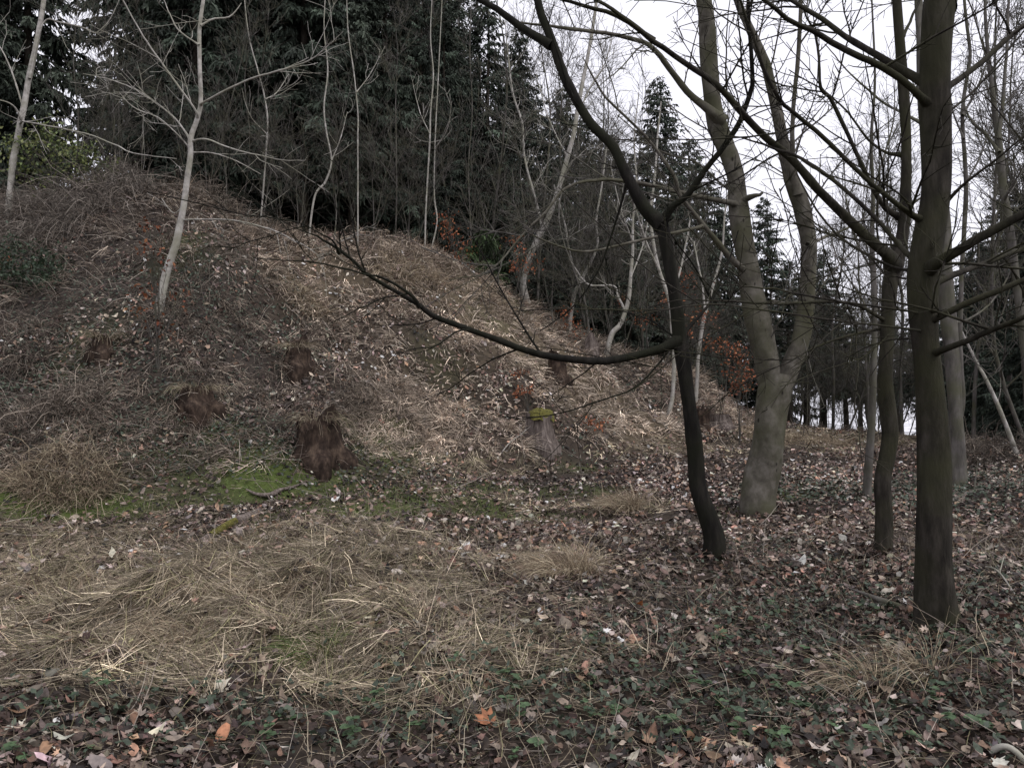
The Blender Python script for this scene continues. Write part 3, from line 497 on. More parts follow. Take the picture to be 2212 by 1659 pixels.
drawn_tree('bare_tree', 'thin upright tree between the forked tree and the s bend tree', None, M_GREY, [
    ('trunk', 0, 0, [(1872, 1082, 19), (1874, 1040, 17), (1878, 986, 16), (1883, 918, 15), (1886, 837, 14), (1889, 691, 12), (1886, 583, 11), (1883, 515, 9), (1886, 420, 8), (1882, 300, 7), (1890, 180, 5), (1885, 40, 4), (1880, -60, 3)]),
    ('limb', 0, .6, [(1887, 590, 5), (1850, 520, 4), (1830, 440, 3), (1820, 360, 2)]),
    ('limb', 0, .8, [(1886, 420, 4), (1910, 330, 4), (1930, 250, 3), (1936, 160, 2)]),
    ('limb', 0, .8, [(1886, 700, 5), (1860, 640, 4), (1820, 580, 3), (1790, 500, 2)]),
], tw=(3, .5, 1.5, .005), tw2=(4, .2, .6, .0045), seed=6, sides=12)
drawn_tree('bare_tree', 'leaning white barked young tree on the left of the bank', None, M_PALE, [
    ('trunk', 0, .3, [(344, 668, 18.7), (350, 637, 17.2), (361, 583, 15.6), (380, 528, 14.8), (390, 480, 14), (396, 447, 13.3), (404, 393, 12.5), (411, 339, 11.7), (412, 298, 10.9), (426, 258, 10.1), (434, 217, 9.36), (431, 136, 8.58), (431, 68, 7.8), (439, 0, 7.02), (450, -100, 5.46)]),
    ('limb', .2, -.5, [(426, 258, 5.46), (423, 241, 4.68), (385, 187, 4.29), (334, 117, 3.9), (298, 62, 3.12), (268, 5, 2.34), (250, -30, 1.56)]),
    ('limb', .2, .9, [(410, 300, 4.68), (377, 255, 3.9), (328, 217, 3.51), (290, 195, 3.12), (230, 174, 2.34), (180, 165, 1.56)]),
    ('limb', .2, -.9, [(434, 226, 5.46), (439, 222, 4.68), (488, 195, 4.68), (542, 171, 3.9), (600, 155, 3.9), (640, 145, 3.12), (681, 127, 2.73), (711, 100, 1.95), (740, 70, 1.17)]),
    ('limb', .2, -.7, [(414, 305, 3.9), (447, 301, 3.9), (510, 323, 3.12), (600, 344, 2.34), (660, 345, 1.17)]),
    ('limb', .2, .6, [(412, 330, 3.12), (460, 331, 2.73), (510, 350, 2.34), (560, 380, 1.56)]),
    ('limb', .2, -.4, [(411, 322, 3.12), (380, 287, 3.12), (339, 252, 2.73), (293, 233, 2.34), (258, 200, 1.56)]),
    ('limb', .2, .5, [(433, 56, 3.9), (461, 41, 3.9), (496, 35, 3.12), (520, 5, 1.56)]),
    ('limb', .2, .5, [(430, 98, 3.12), (385, 65, 3.12), (366, 27, 2.34), (352, -10, 1.56)]),
    ('limb', .1, -.7, [(391, 476, 3.9), (430, 474, 3.12), (510, 478, 2.73), (590, 500, 2.34), (650, 530, 1.56), (690, 560, 1.09)]),
    ('limb', .1, .3, [(398, 440, 3.12), (380, 460, 2.34), (365, 450, 1.95), (350, 425, 1.17)]),
], tw=(2.6, .5, 1.6, .005), tw2=(3.5, .2, .6, .0042), spur=3, seed=7, sides=14)
drawn_tree('bare_tree', 'pale barked leaning tree standing in the thicket at the far left', None, M_PALE, [
    ('trunk', 0, .4, [(18, 470, 13.6), (22, 407, 12.8), (30, 339, 12.8), (43, 271, 12), (52, 230, 12), (62, 174, 11.2), (81, 81, 10.4), (95, 0, 9.6), (112, -120, 7.2)]),
    ('limb', .1, -.9, [(44, 266, 4), (54, 263, 3.6), (114, 274, 3.2), (190, 290, 3.2), (244, 309, 2.8), (293, 328, 2.4), (380, 339, 1.6)]),
    ('limb', .2, .6, [(64, 170, 4), (92, 52, 3.2), (130, 50, 3.2), (180, 62, 2.4), (206, 71, 2.4), (240, 30, 1.6), (260, -20, 1.2)]),
    ('limb', .1, -.5, [(46, 258, 4), (30, 230, 3.2), (0, 216, 2.4), (-60, 205, 1.6)]),
    ('limb', .2, .3, [(50, 232, 4), (28, 165, 3.2), (0, 105, 2.4), (-40, 50, 1.6)]),
], tw=(1.8, .4, 1.3, .0055), tw2=(3, .2, .55, .0048), spur=3, seed=8, sides=12)
drawn_tree('bare_tree', 'pale tree leaning right on the grassy shoulder of the bank', None, M_PALE, [
    ('trunk', 0, .5, [(1138, 646, 15.2), (1131, 610, 13.6), (1140, 572, 13.6), (1161, 515, 13.6), (1183, 474, 12.8), (1205, 415, 11.2), (1226, 339, 10.4), (1240, 285, 9.6), (1256, 190, 8.8), (1275, 95, 7.2), (1289, 0, 6.4), (1300, -80, 4.8)]),
    ('stem', .2, .9, [(1172, 495, 6.4), (1156, 430, 5.6), (1134, 344, 4.8), (1129, 271, 4.8), (1107, 190, 4), (1099, 117, 3.2), (1095, 40, 1.6)]),
    ('limb', .3, -.4, [(1210, 400, 4), (1235, 350, 3.2), (1270, 330, 3.2), (1310, 300, 1.6)]),
    ('limb', .3, .9, [(1226, 340, 4), (1205, 300, 3.2), (1180, 240, 2.4), (1160, 160, 1.6)]),
    ('limb', .3, 1.2, [(1245, 260, 4), (1270, 200, 3.2), (1310, 130, 2.4), (1330, 40, 1.6)]),
    ('limb', .2, -.5, [(1150, 540, 3.2), (1190, 520, 2.4), (1240, 515, 1.6)]),
], tw=(3.5, .5, 1.7, .0075), tw2=(4, .3, .8, .0065), spur=0, seed=9, sides=12)
thin = 'thin pale stems at the top of the bank'
def thin_tree(label, pts, d, seed, extra=(), m=None, grp=thin, name='bare_sapling', tw=(3.2, .4, 1.3, .006)):
    drawn_tree(name, label, grp, m or M_PALE, [('trunk', 0, .3, pts)] + [('limb', .1, e, p) for e, p in extra], d=d, tw=tw, tw2=(3, .2, .6, .0055), spur=0, seed=seed, sides=8, flare=.1, up=.12, ang=.7, cat='young tree')
thin_tree('thin pale stem bowed left before the spruces, right of the white leaning tree', [(562, 490, 3.75), (568, 420, 3.75), (575, 325, 3.75), (578, 258, 3.75), (570, 203, 3), (556, 149, 3), (540, 90, 2.62), (530, 20, 2.25), (525, -60, 1.5)], 18.7, 21, [(.8, [(573, 215, 2.25), (600, 200, 2.25), (625, 165, 1.5)]), (-.6, [(576, 290, 2.25), (540, 250, 1.88), (520, 190, 1.2)])])
thin_tree('thin grey stem kinked to the right then curving up before the spruces', [(667, 470, 4.5), (680, 425, 4.5), (703, 393, 4.5), (716, 347, 3.75), (705, 285, 3.75), (700, 230, 3.38), (708, 150, 3), (700, 60, 2.25), (705, -40, 1.5)], 18.9, 22, [(.5, [(716, 347, 2.62), (735, 300, 2.25), (750, 240, 1.5)])])
thin_tree('straight thin pale pole rising from the middle of the bank top', [(773, 500, 3.45), (773, 400, 3.3), (773, 298, 3.15), (773, 244, 3), (765, 163, 2.7), (757, 108, 2.4), (751, 54, 2.25), (748, -40, 1.5)], 19.3, 23, [(.6, [(770, 200, 2.25), (800, 160, 1.88), (830, 100, 1.2)])])
thin_tree('left stem of the close pair of pale poles on the bank edge', [(918, 550, 3.75), (920, 450, 3.75), (928, 312, 3.75), (930, 244, 3.38), (936, 163, 3), (930, 80, 2.55), (934, -20, 1.5)], 20.0, 24, [(.9, [(929, 290, 2.25), (905, 240, 1.88), (890, 180, 1.2)])])
thin_tree('right stem of the close pair of pale poles on the bank edge', [(930, 545, 3.75), (944, 480, 3.45), (938, 420, 3.3), (940, 300, 3), (945, 200, 2.7), (950, 100, 2.25), (955, 0, 1.5)], 20.2, 25, [(-.6, [(941, 320, 2.25), (965, 280, 1.88), (975, 220, 1.2)])])
thin_tree('slender dark stem standing alone near the red leaved sapling', [(1020, 600, 3), (1016, 480, 3), (1012, 360, 2.7), (1020, 240, 2.4), (1015, 120, 2.25), (1018, 0, 1.5)], 20.8, 26, m=M_GREY)
thin_tree('white stem crossing behind the winding tree at the foot of the slope', [(1442, 905, 11), (1452, 860, 9), (1456, 773, 9), (1452, 718, 8), (1446, 651, 8), (1424, 583, 7), (1411, 523, 7), (1405, 460, 6), (1415, 380, 5), (1420, 300, 4), (1428, 220, 3)], None, 27, [(.8, [(1446, 650, 5), (1470, 580, 4), (1490, 480, 3)]), (-.5, [(1425, 585, 4), (1395, 520, 3.5), (1370, 440, 2.5)])])
thin_tree('white stem just right of the winding tree, bare to the fork', [(1502, 878, 9), (1506, 820, 8.5), (1508, 773, 8), (1517, 705, 8), (1525, 672, 7), (1545, 600, 6), (1560, 540, 5), (1566, 460, 4), (1580, 380, 3)], None, 28, [(.6, [(1524, 680, 5), (1515, 600, 4), (1500, 520, 3)])])
thin_tree('crooked grey stem curving up behind the long low limb', [(1310, 770, 12.4), (1322, 722, 11.2), (1340, 700, 10.5), (1357, 651, 8.68), (1362, 596, 7.44), (1367, 540, 6.2), (1367, 480, 4.96), (1375, 400, 4.34), (1370, 300, 3.1), (1380, 200, 1.86)], None, 29, [(.4, [(1350, 670, 4.96), (1335, 640, 4.34), (1325, 617, 3.72), (1270, 613, 3.1), (1230, 560, 1.86)]), (.8, [(1362, 600, 3.72), (1385, 540, 3.1), (1400, 470, 1.86)]), (-.5, [(1366, 520, 3.1), (1340, 450, 2.48), (1320, 360, 1.86)])])
thin_tree('pale forked stem beside the first red leaved bush of the slope', [(1228, 680, 9), (1240, 640, 8), (1254, 608, 8), (1268, 583, 7), (1290, 530, 6), (1288, 474, 5), (1300, 400, 4), (1310, 320, 3)], None, 30, [(.4, [(1252, 612, 6), (1240, 580, 5), (1230, 545, 5), (1220, 480, 4), (1200, 400, 3)])])
thin_tree('pale stem leaning left against the dark spruces at the right edge', [(2196, 985, 11), (2190, 965, 10), (2165, 897, 9), (2145, 852, 8), (2125, 810, 7), (2111, 786, 6), (2078, 718, 5), (2060, 680, 4)], None, 31, grp=None, tw=(1, .3, .8, .005))
drawn_tree('bare_tree', 'grey trunk with a high fork at the right edge before the spruces', None, M_GREY, [
    ('trunk', 0, .3, [(2230, 985, 20), (2218, 800, 18), (2206, 690, 17), (2195, 610, 17), (2179, 474, 16), (2168, 420, 15), (2160, 330, 14), (2155, 285, 12), (2140, 170, 9), (2130, 60, 7), (2126, -60, 5)]),
    ('stem', .1, .6, [(2158, 300, 8), (2166, 200, 7), (2172, 90, 6), (2180, -40, 5)]),
    ('limb', .1, .8, [(2158, 330, 7), (2130, 290, 6), (2100, 260, 5), (2085, 220, 3)]),
    ('limb', .1, -.6, [(2170, 430, 5), (2200, 380, 4), (2240, 310, 3)]),
], d=13.5, tw=(4, .5, 1.6, .006), tw2=(5, .2, .7, .005), spur=2, seed=32)
drawn_tree('bare_tree', 'slim wavy grey stem right of the nearest trunk, sky behind it', None, M_GREY, [
    ('trunk', 0, .3, [(2076, 965, 11), (2074, 800, 10), (2076, 620, 9), (2080, 540, 9), (2087, 420, 9), (2084, 340, 8), (2079, 244, 8), (2090, 160, 7), (2095, 110, 7), (2084, 14, 6), (2080, -80, 5)]),
    ('limb', .1, .5, [(2080, 250, 5), (2110, 190, 4), (2140, 110, 3), (2160, 20, 2)]),
    ('limb', .1, .5, [(2086, 400, 4), (2120, 330, 3.5), (2150, 240, 2)]),
    ('limb', .1, .5, [(2082, 300, 4), (2060, 240, 3.5), (2050, 150, 2)]),
], d=15, tw=(4.5, .5, 1.6, .006), tw2=(5, .2, .7, .005), spur=2, seed=33)

# ------------------------------------------------------------------ telling the repeats apart
LAND = [(-2000, 'beyond the far left pale tree'), (-20, 'behind the far left pale tree'), (110, 'left of the white leaning tree'), (300, 'behind the white leaning tree'), (485, 'behind the bowed pale stem'), (615, 'behind the kinked grey stem'),
        (735, 'behind the straight pale pole'), (825, 'behind the pair of pale poles'), (985, 'beside the slim spruce'), (1080, 'by the pale tree leaning right'), (1215, 'above the torn stump'), (1315, 'by the crooked stem'), (1410, 'by the winding tree'),
        (1530, 'left of the forked tree'), (1640, 'between the forked stems'), (1715, 'just right of the forked tree'), (1810, 'left of the thin upright tree'), (1865, 'by the thin upright tree'), (1905, 'by the s bend tree'), (1975, 'behind the nearest trunk'), (2055, 'right of the nearest trunk'), (2130, 'near the right edge'), (2220, 'past the right edge')]
ORD = ['', 'second', 'third', 'fourth', 'fifth', 'sixth', 'seventh', 'eighth', 'ninth', 'tenth', 'eleventh', 'twelfth', 'thirteenth', 'fourteenth']
def mark(X): return [t for x, t in LAND if x <= X][-1]
REP = []
def settle():
    by = {}
    for X, text, o in REP: by.setdefault(text, []).append((X, o))
    for text, v in by.items():
        v.sort(key=lambda q: q[0])
        for i, (X, o) in enumerate(v): o['label'] = text if len(v) == 1 else text + ', ' + ('leftmost' if i == 0 else ORD[min(i, 13)] + ' from left') + (' of two' if len(v) == 2 and i == 0 else '')

# ------------------------------------------------------------------ bare background trees, built once each and copied
def bare_variant(seed, Ht, r0, m, spread=3.2, clear=.22, lean=.06, rt=.007, dens=1.3, stems=1):
    r = np.random.default_rng(seed); root = bpy.data.objects.new('bare_tree', None); C.objects.link(root); allP, allR = [], []
    for s in range(stems):
        n = 16; t = np.linspace(0, 1, n); wob = spline(np.column_stack([np.cumsum(r.normal(size=(6, 2)), 0) * .03 * Ht, np.zeros(6)]), n)[:, :2]; ld = r.uniform(0, 6.28); le = lean * (1 + s)
        P = np.stack([wob[:, 0] + t * Ht * le * math.cos(ld), wob[:, 1] + t * Ht * le * math.sin(ld), -.3 + t * (Ht + .3)], -1); Rr = r0 * (1 - t) ** .8 * .95 + r0 * .06
        V, Fq = noisy_tube(P, Rr, 9, r, .06, .15); obj('trunk', mesh('trunk', V, Fq, m, None, True), root); allP.append(P); allR.append(Rr)
    P, Rr = np.stack(allP), np.stack(allR); K = Kit()
    P1, R1 = kids(r, P, Rr, dens * 1.5, clear, .99, spread * .6, spread * 1.25, .75, .10, .5, rt * 1.3, 8, .13, .72); K.add(*tubes(P1, R1, 5))
    P2, R2 = kids(r, P1, R1, 4.2, .15, 1, .6, 1.9, .7, .07, .6, rt, 5, .15, .5); K.add(*tubes(P2, R2, 3))
    P3, R3 = kids(r, P2, R2, 6.0, .1, 1, .25, .85, .7, .06, .7, rt * .85, 3, .15, .4); K.add(*tubes(P3, R3, 3))
    obj('crown', K.mesh('crown', m), root, 'stuff'); return root
BV = [bare_variant(51, 15, .075, M_GREY, 3.2, .25), bare_variant(52, 13, .055, M_GREY, 2.6, .2), bare_variant(53, 16, .085, M_GREY, 3.6, .3, stems=2), bare_variant(54, 12, .045, M_GREY, 2.4, .12),
      bare_variant(55, 6.5, .024, M_GREY, 1.5, .12, rt=.006, dens=1.5), bare_variant(56, 5, .02, M_GREY, 1.3, .08, rt=.006, dens=1.6, stems=3), bare_variant(57, 7.5, .026, M_GREY, 1.7, .1, rt=.006, dens=1.4)]
used = set()
def bare(v, X, d, sc, label, group, cat='tree', name='bare_tree'):
    b = stand(X, d); rz = rg.uniform(0, 6.28)
    if v in used: o = copy_tree(BV[v], b, rz, sc, label, group)
    else: used.add(v); o = BV[v]; o.location = b; o.rotation_euler.z = rz; o.scale = (sc, sc, sc)
    o.name = name; REP.append((X, label + ' ' + mark(X), o)); return tag(o, label, cat, group)
gA = 'leafless trees behind the bank'; lA = 'leafless fine twigged tree'
for v, X, d, sc in ((0, 905, 27, 1.0), (1, 960, 24, 1.0), (2, 1010, 31, 1.0), (3, 1060, 24, 1.0), (0, 1110, 30, .95), (1, 1180, 26, 1.0), (2, 1240, 34, 1.0), (3, 1290, 26, 1.1), (0, 1330, 31, .9), (1, 1375, 27, .8), (3, 1480, 30, .8), (0, 1540, 33, .75)):
    bare(v, X, d, sc, lA, gA)
gB = 'leafless trees beyond the forest floor on the right'; lB = 'leafless grey tree'
for v, X, d, sc in ((0, 1790, 30, .8), (3, 1835, 26, .75), (2, 1890, 33, .8), (0, 1960, 27, .9), (3, 2010, 24, .9), (1, 2110, 20, 1.0), (0, 2150, 24, 1.0), (2, 2240, 22, .9), (3, 2190, 17, 1.0), (0, 1720, 36, .7), (3, 1930, 38, .9), (1, 1860, 21, .7), (3, 2330, 18, 1), (5, 1725, 30, 1), (6, 1760, 32, .9), (5, 1800, 31, 1), (6, 1835, 34, 1), (5, 1860, 32, .9), (5, 1890, 30, 1), (6, 1950, 31, .9), (5, 2000, 30, 1), (4, 1745, 34, 1), (4, 1815, 36, 1), (5, 1715, 38, 1.2), (5, 1785, 40, 1.0), (6, 1850, 40, 1.1), (5, 1905, 38, 1.2)):
    bare(v, X, d, sc, lB, gB)
gC = 'thin bare saplings along the slope'; lC = 'thin bare sapling'
for v, X, d, sc in ((4, 600, 19, .8), (5, 640, 19, .7), (4, 720, 19.5, .75), (5, 800, 20, .8), (6, 850, 20.3, .8), (5, 890, 20.5, .7), (4, 1060, 21.2, .9), (6, 1100, 21.6, .8), (5, 1200, 21.5, .9), (4, 1255, 22, .9), (6, 1290, 22, .8), (5, 1330, 22, 1), (4, 1385, 22.5, .9),
                    (6, 1420, 23, .9), (5, 1450, 23.5, .9), (4, 1490, 24, .8), (6, 1540, 24, .8), (5, 1575, 24.5, .8), (4, 480, 18.5, .7), (5, 440, 18.5, .7), (6, 500, 19.5, .8), (4, 200, 17.5, .8), (6, 130, 17, .8), (5, 260, 17.6, .8), (6, 300, 18.5, .7), (4, 1610, 24, .7), (6, 1350, 24, 1.0), (4, 1230, 24, 1.1)):
    bare(v, X, d, sc, lC, gC, 'sapling', 'bare_sapling')

# ------------------------------------------------------------------ spruces
def spruce_variant(seed, Ht, clear, Rm, name='spruce_tree', dens=20, blade=.05, green=(.038, .050, .038), r0=.16):
    r = np.random.default_rng(seed); root = bpy.data.objects.new(name, None); C.objects.link(root)
    n = 14; t = np.linspace(0, 1, n); P = np.stack([np.cumsum(r.normal(size=n)) * .02, np.cumsum(r.normal(size=n)) * .02, -.3 + t * (Ht + .3)], -1); Rr = r0 * (1 - t) + .012
    V, Fq = noisy_tube(P, Rr, 9, r, .06, .25); obj('trunk', mesh('trunk', V, Fq, M_SPRUCEB, None, True), root)
    nb = int((Ht - clear) * 24); z = clear + (Ht - clear) * (np.arange(nb) + r.uniform(0, 1, nb)) / nb; q = (Ht - z) / (Ht - clear); az = r.uniform(0, 6.28, nb)
    Lb = (Rm * q ** .7 * r.uniform(.45, 1.15, nb) * np.clip(.55 + 3 * (1 - q), 0, 1) + .12) ; m = 7; s = np.linspace(0, 1, m)
    rad = np.stack([np.cos(az), np.sin(az), 0 * az], -1); dr = r.uniform(.2, .85, nb) * (.35 + q)
    B = rad[:, None] * (Lb[:, None] * s)[..., None]; B[..., 2] += z[:, None] + Lb[:, None] * (.22 * s[None] * (1 - q[:, None]) - dr[:, None] * s[None] ** 1.4 + .22 * dr[:, None] * s[None] ** 4)
    K = Kit(); K.add(*tubes(B, .016 * (1 - .8 * s)[None] * (.4 + q)[:, None], 3), np.array([.03, .025, .02]))
    ks, kr = kids(r, P[None], Rr[None], 3, .02, max(.05, clear / Ht), .5, 1.6, 1.5, -.05, .1, .006, 4, .1, 0); K.add(*tubes(ks, kr, 3), np.array([.05, .045, .04]))
    nt = int(Lb.sum() * dens); ix = r.choice(nb, nt, p=Lb / Lb.sum()); u = r.uniform(.12, 1, nt) ** .85; f = u * (m - 1 - 1e-6); i = f.astype(int); wq = (f - i)[:, None]
    p = B[ix, i] * (1 - wq) + B[ix, i + 1] * wq; lat = np.cross(rad[ix], [0, 0, 1.]) * np.where(r.uniform(size=nt) < .5, 1, -1)[:, None]
    d = nrm(rad[ix] * r.uniform(.2, .8, (nt, 1)) + lat * r.uniform(.3, 1, (nt, 1)) + np.array([0, 0, -1.]) * r.uniform(.2, 1.5, (nt, 1)))
    ln = r.uniform(.22, .62, nt) * (1 - .45 * u) * (.5 + .5 * q[ix] ** .4); cb = np.array(green)[None] * r.lognormal(0, .45, (nb, 1)); cb = cb[ix]
    for j in range(4):
        if j: st = p + d * (ln * r.uniform(.1, .9, nt))[:, None]; dd = nrm(d + r.normal(size=(nt, 3)) * .55 + np.array([0, 0, -.25])); l2 = ln * r.uniform(.35, .7, nt)
        else: st, dd, l2 = p, d, ln
        Q = np.stack([st, st + dd * (l2 * .55)[:, None], st + nrm(dd + np.array([0, 0, -.3])) * l2[:, None]], 1)
        V, Fq = ribbons(Q, blade * np.array([.7, 1, .25])[None] * r.uniform(.7, 1.3, (nt, 1)), nrm(r.normal(size=(nt, 3))))
        K.add(V, Fq, np.repeat(cb * r.lognormal(0, .2, (nt, 1)), 6, 0))
    obj('crown', K.mesh('crown', M_NEEDLE), root, 'stuff'); return root
SV = [(spruce_variant(61, 18, 1.6, 3.1), 18), (spruce_variant(62, 17, 3.0, 2.8), 17), (spruce_variant(63, 19, .8, 3.4), 19), (spruce_variant(64, 14, 2.4, 2.5, green=(.046, .058, .044)), 14), (spruce_variant(66, 14, 5.6, 2.2, r0=.2), 14)]
sused = set(); gS = 'spruces in the dark stand along the top of the bank'; gT = 'small far spruces on the right with bare lower trunks'; gU = 'dark spruces at the right edge of the wood'
def spruce(v, X, d, sc, label, group=None, peak=None, wide=1.0):
    b = stand(X, d); src, Ht = SV[v]
    if peak is not None: sc = (EYE + (CY - peak) / F * d - b[2]) / Ht
    rz = rg.uniform(0, 6.28); sc = np.array((sc * wide, sc * wide, sc))
    if v in sused: o = copy_tree(src, b, rz, sc, label)
    else: sused.add(v); o = src; o.location = b; o.rotation_euler.z = rz; o.scale = sc
    if group is None and 'group' in o: del o['group']
    if group in (gS, gT, gU): REP.append((X, label if group == gS else label + ' ' + mark(X), o))
    return tag(o, label, 'spruce', group)
gS = 'spruces in the dark stand along the top of the bank'; lS = 'tall dark spruce'
for v, X, d, sc in ((0, -330, 21, 1), (2, -120, 22, 1.05), (3, 60, 23, 1.1), (3, 300, 23, 1.15), (2, 430, 21.5, 1.0), (0, 560, 23, 1), (1, 650, 22, .95), (2, 730, 25, 1), (0, 830, 24, .85), (1, -220, 26, 1), (1, 370, 27, 1.05), (2, 500, 28, 1),
                    (0, 610, 28, 1), (1, 700, 30, 1), (2, 790, 30, .85), (0, -20, 31, 1), (2, 420, 34, 1), (0, 560, 35, 1), (1, 660, 36, 1), (2, -60, 35, 1), (3, 880, 27, .9), (3, 760, 22.5, .8), (3, 480, 24, .9), (3, 950, 29, .85), (2, 870, 33, .8), (0, 960, 25, .62), (2, 910, 23.5, .5), (3, 1010, 31, .8), (0, 900, 30, .95), (2, 975, 33, .95), (1, 945, 36, 1.0)):
    spruce(v, X, d, sc, lS + (' of the front row ' if d < 24.5 else ' of the second row ' if d < 29.5 else ' of the back row ') + mark(X), gS)
spruce(1, 1045, 27, 1, 'slim tall spruce at the right end of the dark stand', None, -30, 1.3)
spruce(3, 1110, 33, 1, 'spruce half hidden by pale stems next to the dark stand', gS + ' end', 170, 1.3)
spruce(0, 1120, 29, 1, 'tall spruce between the slim spruce and the pale leaning tree', None, 60, 1.2)
spruce(1, 1215, 34, 1, 'spruce top showing right of the pale leaning tree', None, 190, 1.3)
spruce(3, 1085, 25, 1, 'bushy half grown spruce below the slim tall one', None, 330, 1.4)
spruce(0, 1262, 33, 1, 'spruce behind the pale forked stem and torn stump', None, 250, 1.3)
spruce(2, 1325, 36, 1, 'spruce behind the crooked stem, left of the pointed one', None, 290, 1.2)
spruce(1, 1462, 35, 1, 'spruce close on the right of the pointed one', None, 340, 1.3)
spruce(3, 1545, 37, 1, 'narrow spruce left of the forked trunk', None, 410, 1.4)
spruce(2, 1180, 30, 1, 'broad low spruce right behind the pale leaning tree', None, 250, 1.3)
spruce(1, 1230, 27, 1, 'dark low spruce just over the edge of the bank', None, 450, 1.3)
spruce(2, 1290, 38, 1, 'broad dark spruce standing free behind the tangle of pale stems', None, 300, 1.3)
spruce(0, 1420, 36, 1, 'pointed spruce alone against the sky behind the winding tree', None, 165, 1.3)
spruce(3, 1350, 33, 1, 'shorter spruce left of the pointed spruce', None, 360, 1.3)
spruce(3, 1490, 37, 1, 'spruce at the right shoulder of the pointed spruce', None, 300, 1.3)
spruce(1, 1560, 40, 1, 'spruce seen just left of the forked tree', None, 470, 1.3)
spruce(2, 1500, 31, 1, 'low dark spruce behind the white stems at the foot of the slope', None, 560, 1.3)
spruce(0, 1360, 29, 1, 'low dark spruce behind the crooked stem', None, 520, 1.3)
spruce(2, 1650, 40, 1, 'spruce rising between the two stems of the forked tree', None, 425, 1.3)
spruce(4, 1780, 41, 1, 'spruce with bare foot right of the forked tree', None, 535, 1.3)
gT = 'small far spruces on the right with bare lower trunks'; lT = 'far spruce with bare foot'
for v, X, d, pk in ((4, 1706, 36, 560), (4, 1742, 38, 600), (4, 1775, 44, 640), (4, 1829, 40, 655), (4, 1860, 43, 690), (4, 1985, 36, 660), (4, 2010, 42, 620), (4, 1940, 46, 700)): spruce(v, X, d, 1, lT, gT, pk, 1.5)
gU = 'dark spruces at the right edge of the wood'; lU = 'dark heavy spruce'
for v, X, d, pk in ((0, 2110, 27, 500), (2, 2175, 24, 380), (0, 2270, 20, 300), (2, 2130, 34, 520), (3, 2060, 31, 640), (2, 2400, 18, 200), (0, 2230, 29, 400), (2, 2320, 27, 300), (2, 2085, 38, 600)): spruce(v, X, d, 1, lU, gU, pk, 1.5)
settle()
small = spruce_variant(65, 1.5, .05, .55, 'young_spruce', dens=40, blade=.03, green=(.038, .06, .024), r0=.025)
b = stand(1048, 21.2); small.location = b; small.scale = (1.15,) * 3; tag(small, 'little bright green spruce right of the red leaved sapling', 'young spruce', 'little spruces on the bank edge')
o = copy_tree(small, stand(1010, 20.9), 2, (.9, .9, .6), 'lowest little green spruce under the red leaved sapling', 'little spruces on the bank edge')

